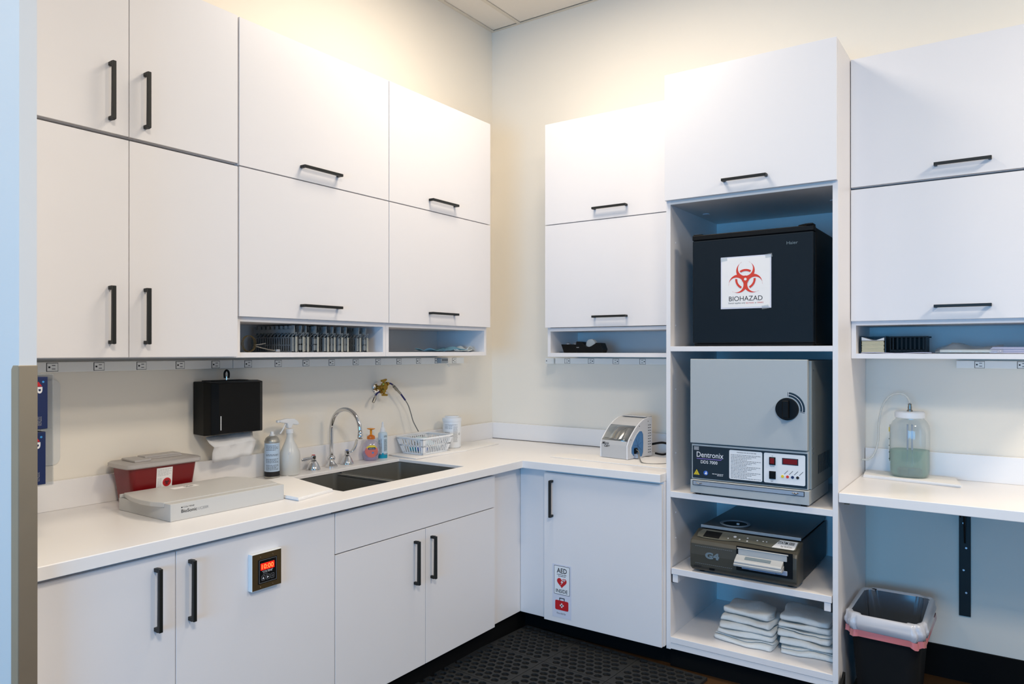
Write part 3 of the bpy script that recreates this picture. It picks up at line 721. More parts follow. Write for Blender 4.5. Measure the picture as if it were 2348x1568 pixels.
def patch(pred, m, name, parent, d, n=22, v0=.012, v1=.088, uu=.032):
    mb = MB(); N = n
    for i in range(N):
        for j in range(N):
            a = -uu + 2*uu*i/N; b = -uu + 2*uu*(i+1)/N; e = v0 + (v1-v0)*j/N; f2 = v0 + (v1-v0)*(j+1)/N
            if pred((a+b)/2, (e+f2)/2): mb.add([soapF(a, e, d), soapF(b, e, d), soapF(b, f2, d), soapF(a, f2, d)], [(0, 1, 2, 3)])
    return put(name, mb.mesh(name, recalc=True), m, parent)
el = lambda u, v, a, b, cv: (u/a)**2 + ((v-cv)/b)**2 < 1
q = patch(lambda u, v: el(u, v, .029, .031, .048) and v < .064, 'salmon', 'label', so, .0004)
patch(lambda u, v: el(u, v, .029, .031, .048) and v >= .064, 'yellow', 'label_band', so, .0004)
patch(lambda u, v: abs(u - .002) < .016 and .056 < v < .066, 'gblue', 'label_plate', so, .0010)
patch(lambda u, v: (u-.006)**2 + (v-.041)**2 < .0045**2, 'sky', 'label_dot', so, .0010, n=60)
ink('lettering', 'Softsoap', (-.011, .014, .058, .0645), soapF, 'white_ink', so, local=True, d=.0016)
so.scale = (1.14, 1.14, 1.04)
MB().lathe([(.0001, 0), (.018, 0), (.0185, .003), (.0175, .014), (.011, .019), (.006, .022), (.0001, .022)], (0, 0, .106), 24).build('collar', 'amber2', so, smooth=True, local=True)
mb = MB(); mb.lathe([(.0001, 0), (.005, 0), (.005, .024), (.007, .028), (.0001, .028)], (0, 0, .126), 16)
mb.lathe([(.0001, 0), (.012, .001), (.019, .004), (.020, .007), (.008, .009), (.0001, .009)], (0, 0, .152), 20, sx=1.1, sy=.75)
mb.build('pump', 'amber', so, smooth=True, local=True)

bo = thing('squeeze_bottle', 'slim white and teal squeeze bottle right of the soap', 'bottle', (.078, -1.078, .914))
c = (.078, -1.078, .9145)
MB().lathe([(.0001, 0), (.023, 0), (.0245, .003), (.0245, .012), (.0245, .128), (.022, .136), (.015, .141), (.0001, .141)], c, 32).build('bottle', 'bbody', bo, smooth=True)
MB().lathe([(.0248, .004), (.0248, .023)], c, 36).build('teal_band', 'teal', bo, smooth=2)
MB().lathe([(.0249, .0245), (.0249, .027)], c, 36).build('ink_band', 'gblue', bo, smooth=2)
MB().lathe([(.0001, 0), (.0145, 0), (.0145, .006), (.011, .02), (.006, .026), (.0055, .045), (.004, .052), (.0001, .052)], (c[0], c[1], c[2] + .141), 20).build('cap', 'white', bo, smooth=True)
A1 = math.atan2(-3.85 + 1.078, 2.83 - .078); F = cylF(c[0], c[1], .0248, A1)
mb = MB(); shape(mb, [(-.004, .932), (.005, .932), (.005, .946), (-.004, .946)], F, .0002, .0006); mb.build('teal_tab', 'teal', bo)
ink('lettering', 'STE', (.007, .024, 1.028, 1.037), F, 'ink', bo, bold=.01, d=.0005)
print_lines('small_print', [(.007, .024, 1.015 - .0042*k) for k in range(15)] + [(-.024, -.014, 1.012 - .0046*k) for k in range(13)], F, bo, m='ink', h=.0018, d=.0005, seed=9)
print_lines('vertical_print', [(-.011, -.004, 1.02 - .0026*k) for k in range(28)], F, bo, m='lite_ink', h=.0012, d=.0005, seed=4)

# basket
bs = thing('basket', 'white plastic slotted basket holding wrapped blue and clear packets', 'basket', (.125, -.775, .92))
zb, zt = .9215, 1.012
B0 = (.06, .205, -.905, -.70); B1 = (.035, .232, -.935, -.678)
def ip(t): return [B0[k] + (B1[k] - B0[k]) * t for k in range(4)]
MB().box((B0[0], B0[2], zb), (B0[1], B0[3], zb + .002)).build('base', 'white', bs)
def wallseg(side, s0, s1, t0, t1):
    def P(s, t, off):
        x0, x1, y0, y1 = ip(t); z = zb + t * (zt - zb)
        if side == 0: return (x1 - off, y0 + (y1 - y0) * s, z)
        if side == 1: return (x0 + off, y0 + (y1 - y0) * s, z)
        if side == 2: return (x0 + (x1 - x0) * s, y0 + off, z)
        return (x0 + (x1 - x0) * s, y1 - off, z)
    vs = [P(s0, t0, 0), P(s1, t0, 0), P(s1, t1, 0), P(s0, t1, 0), P(s0, t0, .002), P(s1, t0, .002), P(s1, t1, .002), P(s0, t1, .002)]
    return vs, [(0, 3, 2, 1), (4, 5, 6, 7), (0, 1, 5, 4), (1, 2, 6, 5), (2, 3, 7, 6), (3, 0, 4, 7)]
for side in range(4):
    mb = MB(); n = 13 if side < 2 else 8
    for t0, t1 in ((0, .10), (.47, .56), (.9, 1)): mb.add(*wallseg(side, 0, 1, t0, t1))
    for e0, e1 in ((0, .1), (.9, 1)): mb.add(*wallseg(side, e0, e1, .05, .95))
    n = 12 if side < 2 else 7
    for k in range(n):
        s = .1 + .8 * (k + .5) / n; w = .8 / n * .2
        mb.add(*wallseg(side, s - w, s + w, .08, .92))
    stuff(mb.build('slotted_side', 'white', bs))
mb = MB(); rp = []
x0, x1, y0, y1 = B1
mb.tube([(x, y, zt) for x, y in rrect(x0, x1, y0, y1, .018, 3)] + [(x1, y1 - .018, zt)], .0045, 8, smooth=False)
mb.build('rim', 'white', bs, smooth=True)
def packet(lab, c, sx, sy, sz, m, tilt, seed):
    R = random.Random(seed); r = thing('wrapped_packet', lab, 'packet', c)
    rings = []
    for i in range(7):
        u = -1 + 2*i/6; t = (1 - u*u*.8) * sz
        rings.append([(sx*u + R.uniform(-.002, .002), sy*cos(a) * (.9 + .1*cos(3*a)), t * sin(a) + .002*R.uniform(-1, 1)) for a in [2*pi*k/10 for k in range(10)]])
    mb = MB().loft(rings); rot = Matrix.Rotation(tilt[0], 4, 'Z') @ Matrix.Rotation(tilt[1], 4, 'Y') @ Matrix.Rotation(tilt[2], 4, 'X')
    mb.v = [rot @ v for v in mb.v]; mb.build('wrapper', m, r, smooth=2, local=True, sub=1)
M['clearb'] = mat('pale_blue_film', (206, 228, 238), .3, noise=.06, nscale=60)
packet('deep blue wrapped packet low in the front left of the white basket', (.165, -.868, .947), .034, .016, .02, 'blue', (.3, .1, 1.2), 1)
packet('teal wrapped packet low in the white basket', (.12, -.86, .942), .05, .02, .012, 'teal', (1.2, .1, .5), 2)
packet('pale blue wrapped packet lying on top in the white basket', (.15, -.83, .985), .055, .035, .012, 'clearb', (.4, .35, .3), 3)
packet('clear pale blue wrapped packet leaning on the back of the white basket', (.09, -.79, .985), .035, .03, .010, 'clearb', (1.0, -.4, .1), 4)
packet('white wrapped packet at the right inside the white basket', (.14, -.745, .955), .045, .03, .018, 'maskw', (.9, .1, .1), 5)

cs = thing('wipes_canister', 'white cylindrical wipes canister standing behind the basket', 'canister', (.11, -.545, .918))
c = (.11, -.545, .9188)
MB().lathe([(.0001, 0), (.048, 0), (.052, .004), (.053, .012), (.053, .022), (.0535, .024), (.0535, .132), (.053, .136), (.053, .15), (.0001, .15)], c, 40).build('tub', 'white', cs, smooth=True)
MB().lathe([(.0001, 0), (.0545, 0), (.056, .003), (.056, .018), (.053, .024), (.042, .026), (.040, .034), (.02, .036), (.0001, .036)], (c[0], c[1], c[2] + .15), 40).build('lid', 'white', cs, smooth=True)
A2 = math.atan2(-3.85 + .545, 2.83 - .11); F = cylF(c[0], c[1], .0537, A2)
print_lines('small_print', [(-.045, -.022, 1.045 - .0045*k) for k in range(4)] + [(-.018, .002, 1.048 - .0045*k) for k in range(5)] + [(-.045, -.012, 1.01 - .0042*k) for k in range(12)] + [(.008, .034, 1.043 - .0042*k) for k in range(22)], F, cs, m='lite_ink', h=.0016, d=.0004, seed=12)
print_lines('small_print', [(-.045, .034, 1.052)], F, cs, m='lite_ink', h=.0025, d=.0004, seed=13)
mb = MB(); ring(mb, .047, 1.0, .0045, .006, F, 0, 360, 16, d=.0005); put('symbol', mb.mesh('symbol', wl(cs), recalc=False), 'ink', cs)

# brass valve on wall
vv = thing('wall_valve', 'brass twin-outlet valve with blue hoses on the wall above the basket', 'valve', (.003, -1.05, 1.28))
vy, vz = -1.048, 1.284
MB().cyl((.003, vy, vz), (.007, vy, vz), .031, .030, n=28).cyl((.007, vy, vz), (.016, vy, vz), .030, .016, n=28).build('wall_flange', 'chrome', vv, smooth=True)
MB().cyl((.014, vy, vz), (.045, vy, vz), .010, n=14).cyl((.028, vy, vz), (.040, vy, vz), .015, n=6).cyl((.055, vy, vz - .022), (.055, vy, vz + .024), .0135, n=14).cyl((.045, vy, vz + .004), (.07, vy, vz + .004), .016, n=12).build('body', 'brass', vv, smooth=True)
MB().cyl((.055, vy + .005, vz + .018), (.055, vy + .035, vz + .022), .009, n=10).cyl((.055, vy + .02, vz + .02), (.055, vy + .028, vz + .021), .0125, n=6).build('outlet_arm', 'brass', vv, smooth=True)
MB().cyl((.055, vy - .004, vz - .016), (.055, vy - .03, vz - .019), .008, n=10).cyl((.055, vy - .012, vz - .017), (.055, vy - .02, vz - .018), .0125, n=6).build('outlet_arm', 'brass', vv, smooth=True)
MB().cyl((.055, vy, vz + .022), (.055, vy, vz + .035), .007, n=10).prism([(-1.064, vz + .033), (-1.066, vz + .043), (-1.03, vz + .049), (-1.028, vz + .041), (-1.04, vz + .033)], .049, .061, 'x').build('butterfly_knob', 'brass', vv, bevel=.001)
MB().cyl((.055, vy, vz - .02), (.055, vy + .004, vz - .033), .007, n=10).prism([(-1.06, vz - .032), (-1.058, vz - .042), (-1.026, vz - .044), (-1.02, vz - .036), (-1.034, vz - .032)], .049, .061, 'x').build('butterfly_knob', 'brass', vv, bevel=.001)
y = vy
MB().tube([(.055, y - .028, vz - .019), (.057, y - .05, vz - .026), (.06, y - .064, vz - .038)], .0045, 8).build('hose', 'hose', vv, smooth=2)
MB().cyl((.06, y - .064, vz - .038), (.061, y - .07, vz - .05), .005, n=10).cyl((.061, y - .07, vz - .05), (.062, y - .084, vz - .072), .0085, .0075, n=12).build('coupler', 'steel', vv, smooth=True)
MB().tube([(.055, y + .034, vz + .022), (.058, y + .048, vz + .022), (.06, y + .062, vz + .015)], .0045, 8).build('hose', 'hose', vv, smooth=2)
MB().cyl((.06, y + .06, vz + .016), (.062, y + .07, vz + .006), .005, n=10).cyl((.062, y + .07, vz + .006), (.064, y + .092, vz - .014), .0085, n=12).cyl((.064, y + .092, vz - .014), (.066, y + .118, vz - .036), .006, n=12).build('coupler', 'steel', vv, smooth=True)
MB().tube([(.066, y + .116, vz - .034), (.068, y + .132, vz - .052), (.07, y + .15, vz - .072)], .0048, 8).build('hose', 'hose', vv, smooth=2)
MB().tube([(.07, y + .15, vz - .072), (.074, y + .172, vz - .105), (.08, y + .188, vz - .155), (.085, y + .20, vz - .195), (.09, y + .235, vz - .25)], .0028, 8).build('thin_hose', 'hoseg', vv, smooth=2)

# glove boxes in holder at the far left
gh = thing('glove_box_holder', 'clear plastic holder on the return wall carrying two glove boxes', 'holder', (.5, -3.002, 1.10))
for z in (1.108, 1.262, 1.416):
    MB().box((.37, -3.002, z - .0012), (.612, -2.905, z + .0012)).build('shelf', 'clearp', gh)
MB().box((.37, -2.905, 1.108), (.612, -2.9025, 1.416)).build('front_panel', 'clearp', gh)
for k, (z0, z1, yf, lab, num) in enumerate(((1.264, 1.409, -2.914, 'dark blue glove box, upper of the two at the far left', '3272630'), (1.110, 1.256, -2.919, 'dark blue glove box, lower of the two at the far left', '3272632'))):
    g = thing('glove_box', lab, 'box', (.49, -2.95, z0))
    MB().box((.38, -2.999, z0), (.605, yf, z1)).build('carton', 'gblue', g, bevel=.0015)
    F = faceL(.605)
    mb = MB(); shape(mb, [(yf - .03, z1 - .022), (yf - .018, z1 - .012), (yf - .018, z1 - .022)], F)
    mb = MB(); shape(mb, [(yf - .035, z1 - .028), (yf - .015, z1 - .026), (yf - .024, z1 - .013)], F); mb.build('red_mark', 'red', g)
    mb = MB(); shape(mb, circ(yf - .012, z1 - .014, .003, 12), F); mb.build('blue_mark', 'sky', g)
    ink('lettering', 'p', (yf - .034, yf - .014, z1 - .046, z1 - .028), F, 'white_ink', g, rot=-90, bold=.03)
    ink('lettering', num, (yf - .026, yf - .016, z0 + .01, z0 + .035), F, 'lite_ink', g, rot=-90)
w = MB().prism([(y, z) for y, z in rrect(-2.685, -2.622, 1.075, 1.378, .025, 5)], .003, .006, 'x').build('reflected_light_patch', 'frost')  # thin pale panel standing in for light reflected onto the wall
tag(w, 'pale patch of reflected light on the wall right of the glove boxes', 'light patch')

# timer in cabinet door
tm = thing('timer', 'square bronze-framed digital timer reading 10:00 on the base cabinet', 'timer', (.7, -2.27, .668))
def tf(u, v): return None
MB().box((.696, -2.333, .669), (.7155, -2.213, .794)).build('case', 'strip', tm, bevel=.0008, seg=1)
MB().box((.7155, -2.331, .671), (.7165, -2.215, .792)).build('faceplate', 'bezel', tm)
MB().box((.7165, -2.309, .689), (.718, -2.233, .772)).build('display_panel', 'blk', tm, bevel=.0006, seg=1)
F = faceL(.718)
mb = MB()
for p in ([(-2.306, .692), (-2.236, .692), (-2.236, .6926), (-2.306, .6926)], [(-2.306, .7684), (-2.236, .7684), (-2.236, .769), (-2.306, .769)], [(-2.306, .692), (-2.3054, .692), (-2.3054, .769), (-2.306, .769)], [(-2.2366, .692), (-2.236, .692), (-2.236, .769), (-2.2366, .769)]): shape(mb, p, F)
mb.build('border_line', 'lite_ink', tm)
MB().box((.718, -2.300, .735), (.7186, -2.245, .758)).build('red_window', 'led', tm)
ink('digits', '10:00', (-2.296, -2.249, .7385, .7545), F, 'ledt', tm, d=.0012)
ink('lettering', '"COLTENE"', (-2.294, -2.251, .7255, .7325), F, 'white_ink', tm)
ink('lettering', 'BioSonic', (-2.291, -2.273, .7195, .7225), F, 'lite_ink', tm)
for k in range(3):
    a = -2.297 + .0185*k; mb = MB(); P = rrect(a, a + .0145, .7, .7165, .003, 3); Q = rrect(a + .0008, a + .0137, .7008, .7157, .0025, 3)
    mb.add([F(x, y, .0006) for x, y in P] + [F(x, y, .0006) for x, y in Q], [(i, (i+1) % 16, 16 + (i+1) % 16, 16 + i) for i in range(16)])
    q = put('key', mb.mesh('key', wl(tm), recalc=False), 'lite_ink', tm)
    mb = MB()
    if k == 0: shape(mb, [(a + .004, .7045), (a + .0105, .7045), (a + .0073, .7125)], F)
    elif k == 1: shape(mb, [(a + .0045, .704), (a + .011, .708), (a + .0045, .712)], F)
    else: ring(mb, a + .0073, .7082, .0025, .0032, F, 0, 360, 8)
    mb.build('key_symbol', 'white_ink' if k < 2 else 'lite_ink', tm)
for u, v in ((-2.300, .781), (-2.25, .781), (-2.300, .679), (-2.25, .679)):
    MB().cyl((.7165, u, v), (.7178, u, v), .0022, n=8).build('screw', 'chrome', tm)

# door stickers
F = faceB(-.6885)
s1 = thing('sticker', 'white sticker with AED lettering and a red heart on the base cabinet door', 'sticker', (.943, -.689, .25))
mb = MB(); shape(mb, [(.887, .247), (.997, .247), (.997, .405), (.887, .405)], F, .0001, .0006); mb.build('film', 'film', s1)
mb = MB(); shape(mb, rrect(.897, .989, .254, .398, .004), F, .0007, .0010); mb.build('border', 'navy', s1)
mb = MB(); shape(mb, rrect(.899, .987, .256, .396, .003), F, .0011, .0013); mb.build('face', 'white', s1)
ink('lettering', 'AED', (.914, .972, .362, .387), F, 'ink', s1, bold=.015, d=.0016)
print_lines('small_print', [(.915, .971, .353), (.922, .965, .345)], F, s1, m='ink', h=.003, d=.0016)
ink('lettering', 'INSIDE', (.909, .976, .263, .281), F, 'ink', s1, bold=.012, d=.0016)
hp = []
for k in range(28):
    t = 2*pi*k/28; hp.append((.943 + .0019*16*sin(t)**3*.93, .316 + .0019*(13*cos(t) - 5*cos(2*t) - 2*cos(3*t) - cos(4*t))*.93))
mb = MB(); shape(mb, hp, F, .0014, .0017); mb.build('heart', 'red', s1)
mb = MB(); shape(mb, [(.951, .333), (.936, .316), (.944, .315), (.935, .301), (.952, .319), (.945, .320)], F, .0018, .0020); mb.build('lightning_bolt', 'white', s1)
mb = MB(); shape(mb, [(.9545, .322), (.9585, .322), (.9585, .336), (.9545, .336)], F, .0018, .0020); shape(mb, [(.9495, .327), (.9635, .327), (.9635, .331), (.9495, .331)], F, .0018, .0020); mb.build('cross', 'white', s1)
s2 = thing('sticker', 'clear sticker with a red first aid case, below the AED sticker', 'sticker', (.94, -.689, .14))
mb = MB(); shape(mb, [(.887, .138), (.998, .138), (.998, .246), (.887, .246)], F, .0001, .0006); mb.build('film', 'film', s2)
mb = MB(); shape(mb, rrect(.904, .981, .176, .224, .007), F, .0007, .0011); mb.build('case_picture', 'red', s2)
mb = MB()
for p in ([(.928, .224), (.932, .224), (.932, .236), (.928, .236)], [(.955, .224), (.959, .224), (.959, .236), (.955, .236)], [(.928, .234), (.959, .234), (.959, .238), (.928, .238)]): shape(mb, p, F, .0007, .0011)
mb.build('case_handle', 'navy', s2)
mb = MB(); shape(mb, [(.939, .189), (.946, .189), (.946, .211), (.939, .211)], F, .0012, .0015); shape(mb, [(.9315, .1965), (.9535, .1965), (.9535, .2035), (.9315, .2035)], F, .0012, .0015); mb.build('cross', 'white', s2)
ink('lettering', 'First Aid Kit', (.914, .965, .155, .164), F, 'ink', s2, d=.0010)

# ------------------------------------------------------------------ fridge
fr = thing('mini_fridge', 'dark blue-black compact fridge with a biohazard sign in the tower', 'fridge', (1.86, -.33, 1.502))
MB().box((1.612, -.572, 1.508), (2.126, -.14, 2.005)).build('cabinet', 'blk', fr, bevel=.004)
MB().box((1.600, -.622, 1.516), (2.126, -.578, 1.985)).build('door', 'fridge', fr, bevel=.006, seg=3)
MB().box((1.600, -.624, 1.986), (2.127, -.576, 2.009)).build('door_top_trim', 'blk', fr, bevel=.003)
MB().box((1.606, -.575, 1.512), (2.122, -.572, 2.0)).build('gasket', 'blk2', fr)
MB().prism([(2.06, -.575), (2.125, -.575), (2.125, -.628), (2.1, -.628), (2.06, -.60)], 2.0095, 2.017, 'z').build('hinge_cover', 'blk', fr, bevel=.002)
MB().box((1.603, -.618, 2.0095), (1.645, -.585, 2.014)).build('hinge_cover', 'blk', fr, bevel=.002)
MB().box((1.606, -.612, 1.5035), (2.122, -.578, 1.515)).build('bottom_trim', 'blk2', fr, bevel=.002)
for x in (1.64, 1.86, 2.09): MB().cyl((x, -.56, 1.502), (x, -.56, 1.509), .012, n=12).build('foot', 'adapt', fr)
F = faceB(-.622)
ink('lettering', 'Haier', (2.018, 2.064, 1.935, 1.948), F, 'tag', fr)
sg = thing('sign', 'white square biohazard sign taped to the fridge door', 'sign', (1.84, -.6225, 1.673))
mb = MB(); shape(mb, [(1.733, 1.668), (1.954, 1.668), (1.954, 1.899), (1.733, 1.899)], F, .0001, .0006); mb.build('laminate_film', 'film', sg)
mb = MB(); shape(mb, [(1.738, 1.674), (1.949, 1.674), (1.949, 1.894), (1.738, 1.894)], F, .0007, .0011); mb.build('sheet', 'paper', sg)
biohazard('biohazard_symbol', 1.843, 1.797, .0815, F, 'orange', sg, d=.0015)
q = MB(); shape(q, circ(1.843, 1.797, .006, 14), F, .0027, .0029); q.build('symbol_centre', 'paper', sg)
ink('lettering', 'BIOHAZAD', (1.770, 1.917, 1.702, 1.723), F, 'ink', sg, d=.0014)
ink('lettering', 'Dental supplies only', (1.768, 1.842, 1.688, 1.6965), F, 'ink', sg, d=.0014)
ink('lettering', 'NO FOOD', (1.845, 1.880, 1.689, 1.6955), F, 'orange', sg, d=.0014)
ink('lettering', 'or', (1.884, 1.891, 1.689, 1.6935), F, 'ink', sg, d=.0014)
ink('lettering', 'DRINKS', (1.895, 1.921, 1.689, 1.6955), F, 'orange', sg, d=.0014)
for u, v in ((1.733, 1.88), (1.93, 1.884), (1.915, 1.662)):
    mb = MB(); shape(mb, [(u, v), (u + .03, v + .004), (u + .027, v + .02), (u - .002, v + .016)], F, .0016, .0019); mb.build('tape_piece', 'clearp', sg)

# ------------------------------------------------------------------ oven (dry heat steriliser)
ov = thing('dry_heat_oven', 'grey dry-heat oven with a black round knob and dark control panel', 'oven', (1.86, -.36, .83))
MB().prism([(-.655, .8385), (-.28, .8385), (-.28, .897), (-.655, .897)], 1.603, 2.116, 'x').build('base_box', 'ovg', ov, bevel=.002)
MB().box((1.606, -.618, .8985), (2.118, -.12, 1.440)).build('housing', 'ovs', ov, bevel=.003)
MB().box((1.600, -.650, 1.063), (2.108, -.622, 1.4445)).build('door', 'ovg', ov, bevel=.003)
MB().box((1.604, -.640, .9), (2.110, -.6185, 1.058)).build('fascia', 'ovg', ov, bevel=.0015)
F = faceB(-.640)
mb = MB(); shape(mb, [(1.609, .904), (2.105, .904), (2.105, 1.050), (1.609, 1.050)], F, .0002, .0014); cp = mb.build('control_panel', 'navy', ov)
mb = MB(); shape(mb, rrect(1.777, 1.921, .915, 1.043, .006), F, .0015, .0019); mb.build('instruction_plate', 'white', cp)
mb = MB(); shape(mb, rrect(1.928, 2.098, .915, 1.043, .006), F, .0015, .0019); mb.build('switch_plate', 'white', cp)
D2 = .0022
ink('lettering', 'WARNINGS FOR USE OF DDS 7000', (1.81, 1.895, 1.032, 1.036), F, 'ink', cp, d=D2, bold=.01)
print_lines('small_print', [(1.784, 1.915 - .02*((k*5) % 4), 1.022 - .0063*k) for k in range(17)], F, cp, m='ink', h=.0017, d=D2, seed=21)
ink('lettering', 'Dentronix', (1.628, 1.751, 1.0, 1.024), F, 'white_ink', cp, bold=.004, d=D2)
mb = MB(); shape(mb, [(1.628, .9945), (1.738, .9945), (1.746, 1.002), (1.7485, 1.002), (1.7395, .9915), (1.628, .9915)], F, .0015, .0019); mb.build('purple_underline', 'purple', cp)
ink('lettering', 'DDS 7000', (1.647, 1.724, .972, .986), F, 'white_ink', cp, bold=.008, d=D2)
mb = MB(); shape(mb, [(1.615, 1.031), (1.638, 1.031), (1.638, 1.047), (1.615, 1.047)], F, .0015, .0019); mb.build('badge', 'lite_ink', cp)
mb = MB(); shape(mb, [(1.614, .919), (1.641, .919), (1.6275, .943)], F, .0015, .0019); shape(mb, [(1.619, .9215), (1.636, .9215), (1.6275, .938)], F, .0020, .0021, 1); mb.build('warning_triangle', ['yellow', 'ink'], cp)
mb = MB(); shape(mb, [(1.6205, .9225), (1.6345, .9225), (1.6275, .936)], F, .0022, .0023); mb.build('warning_triangle', 'yellow', cp)
ink('symbol', '!', (1.6265, 1.6285, .924, .932), F, 'ink', cp, d=.0026, bold=.02)
mb = MB(); shape(mb, circ(1.670, .930, .0105, 20), F, .0015, .0019); mb.build('blue_disc', 'blue', cp)
mb = MB(); shape(mb, circ(1.672, .934, .003, 8), F, .0020, .0022); shape(mb, [(1.664, .926), (1.674, .923), (1.677, .93), (1.668, .931)], F, .0020, .0022); mb.build('disc_symbol', 'white_ink', cp)
print_lines('small_print', [(1.70, 1.75, .928), (1.722, 1.748, .922)], F, cp, m='white_ink', h=.0024, d=D2, seed=6)
q = MB().box((1.951, -.6475, .993), (1.977, -.6415, 1.026)).build('rocker_switch', 'blk', ov, bevel=.001)
MB().box((1.955, -.6495, .998), (1.973, -.6475, 1.022)).build('red_rocker', 'dred', q, bevel=.001)
q = MB().box((1.951, -.6475, .933), (1.978, -.6415, .966)).build('rocker_switch', 'blk', ov, bevel=.001)
MB().box((1.955, -.6495, .938), (1.974, -.6475, .961)).build('black_rocker', 'blk', q, bevel=.001)
q = MB().box((2.004, -.6425, .998), (2.070, -.6415, 1.026)).build('readout', 'navy', ov)
MB().box((2.008, -.6430, 1.0015), (2.066, -.6425, 1.0225)).build('readout_lens', 'dred', q)
ink('lettering', 'Standby', (1.953, 1.973, .984, .989), F, 'ink', cp, d=D2, bold=.01)
ink('lettering', 'On', (1.961, 1.967, 1.029, 1.033), F, 'ink', cp, d=D2)
ink('lettering', 'Cycle', (1.956, 1.968, .926, .930), F, 'ink', cp, d=D2, bold=.01)
ink('lettering', 'Start', (1.957, 1.967, .920, .924), F, 'ink', cp, d=D2, bold=.01)
for k, mm in enumerate(('yellow', 'orange', 'gblue', 'ink')):
    u = 2.006 + .0205*k
    MB().cyl((u, -.6415, .9475 - .002*k*0), (u, -.6445, .9475), .006, n=14).build('indicator_lamp', mm, ov)
    mb = MB(); shape(mb, [(u + .006, .958), (u + .0075, .957), (u + .0225, .973), (u + .021, .974)], F, .0020, .0022); mb.build('slanted_print', 'ink', cp)
k0 = (2.027, -.650, 1.235)
q = MB().cyl(k0, (k0[0], -.662, k0[2]), .048, .046, n=36).build('knob', 'blk', ov, smooth=True)
MB().box((k0[0] - .013, -.684, k0[2] - .038), (k0[0] + .013, -.662, k0[2] + .038)).build('knob_grip', 'blk', q, bevel=.004)
mb = MB(); Fd = faceB(-.650); ring(mb, k0[0], k0[2], .053, .072, Fd, -12, 88, 24, d=.0006); 
put('arc_print', mb.mesh('arc_print', wl(ov), recalc=False), 'navy', ov)
mb = MB(); ring(mb, k0[0], k0[2], .0615, .0635, Fd, -8, 84, 24, d=.001); ring(mb, k0[0], k0[2], .052, .074, Fd, -10, -9, 2, d=.001); ring(mb, k0[0], k0[2], .052, .074, Fd, 84, 85.5, 2, d=.001)
put('arc_line', mb.mesh('arc_line', wl(ov), recalc=False), 'white_ink', ov)
F2 = faceB(-.655)
mb = MB(); shape(mb, [(1.614, .873), (2.098, .873), (2.098, .8945), (1.614, .8945)], F2, .0002, .0010); q = mb.build('drawer_gasket', 'ink', ov)
mb = MB(); shape(mb, [(1.617, .8755), (2.095, .8755), (2.095, .892), (1.617, .892)], F2, .0011, .0022); tr = mb.build('drawer_front', 'trayf', ov)
for u in (1.645, 2.062):
    MB().tube([(u - .012, -.66, .886), (u - .004, -.664, .8845), (u, -.666, .882), (u + .005, -.664, .8845), (u + .012, -.66, .886)], .0028, 8).cyl((u, -.657, .884), (u, -.668, .884), .004, n=10).build('wing_latch', 'chrome', tr, smooth=True)
for z in (1.40, 1.07, 1.05):
    MB().cyl((2.118, -.60, z), (2.121, -.60, z), .004, n=10).build('side_screw', 'chrome', ov)
for k in range(9): MB().box((2.118, -.50 + .028*k, .95), (2.1195, -.488 + .028*k, 1.03)).build('side_vent', 'sters', ov)
for x in (1.66, 2.09): MB().cyl((x, -.60, 1.440), (x, -.60, 1.4445), .004, n=8).build('top_screw', 'chrome', ov)
for x in (1.63, 2.09):
    for y in (-.63, -.31): MB().cyl((x, y, .8305), (x, y, .8385), .012, n=12).build('foot', 'blk', ov)

# ------------------------------------------------------------------ G4 steriliser
st = thing('cassette_steriliser', 'olive-grey cassette steriliser marked G4 on the middle tower shelf', 'steriliser', (1.84, -.33, .475))
prf = [(-.632, .484), (-.648, .50), (-.652, .56), (-.650, .608), (-.642, .622), (-.625, .630), (-.54, .657), (-.54, .484)]
MB().prism(prf, 1.598, 2.068, 'x').build('front_shell', 'sterg', st, bevel=.008, seg=3)
MB().box((1.61, -.54, .486), (2.062, -.06, .655)).build('body', 'sters', st, bevel=.004)
MB().box((1.616, -.545, .660), (2.056, -.045, .671)).build('top_plate', 'stert', st, bevel=.002)
MB().box((1.613, -.5485, .660), (2.059, -.5455, .673)).build('top_edge_trim', 'sterl', st, bevel=.001)
q = MB().lathe([(.054, 0), (.066, 0), (.069, .003), (.066, .006), (.056, .005), (.054, 0)], (1.742, -.45, .671), 36).build('reservoir_ring', 'sterl', st, smooth=True)
MB().lathe([(.0001, 0), (.054, 0), (.054, .0015), (.0001, .0015)], (1.742, -.45, .6712), 36).build('reservoir_cover', 'blk', st)
MB().lathe([(.0001, 0), (.007, 0), (.007, .005), (.0001, .007)], (1.757, -.455, .673), 14).build('reservoir_cap', 'white', q, smooth=True)
def sl(u, v, d=0):  # sloping keypad face
    y = -.628 + v * .078; z = .6315 + v * .0245
    return (u, y - d*.3, z + d*.95)
mb = MB(); shape(mb, [(1.622, .10), (1.66, .02), (1.74, .02), (1.80, .16), (1.88, .12), (1.96, .02), (2.045, .02), (2.054, .12), (2.054, .93), (1.628, .93), (1.616, .5)], sl, .0002, .0012); kp = mb.build('keypad', 'keyp', st)
mb = MB(); shape(mb, [(1.648, .12), (1.722, .12), (1.722, .78), (1.648, .78)], sl, .0014, .0020); mb.build('lcd_window', 'blk2', kp)
for k, (u, v, r) in enumerate(((1.785, .55, .007), (1.81, .35, .004), (1.76, .3, .003), (1.84, .6, .004), (1.845, .3, .004), (1.885, .5, .0035), (1.91, .5, .003), (1.925, .5, .003))):
    mb = MB(); shape(mb, [(u + r*cos(a), v + r*12*sin(a)) for a in [2*pi*i/12 for i in range(12)]], sl, .0014, .0022); mb.build('key', 'white_ink', kp)
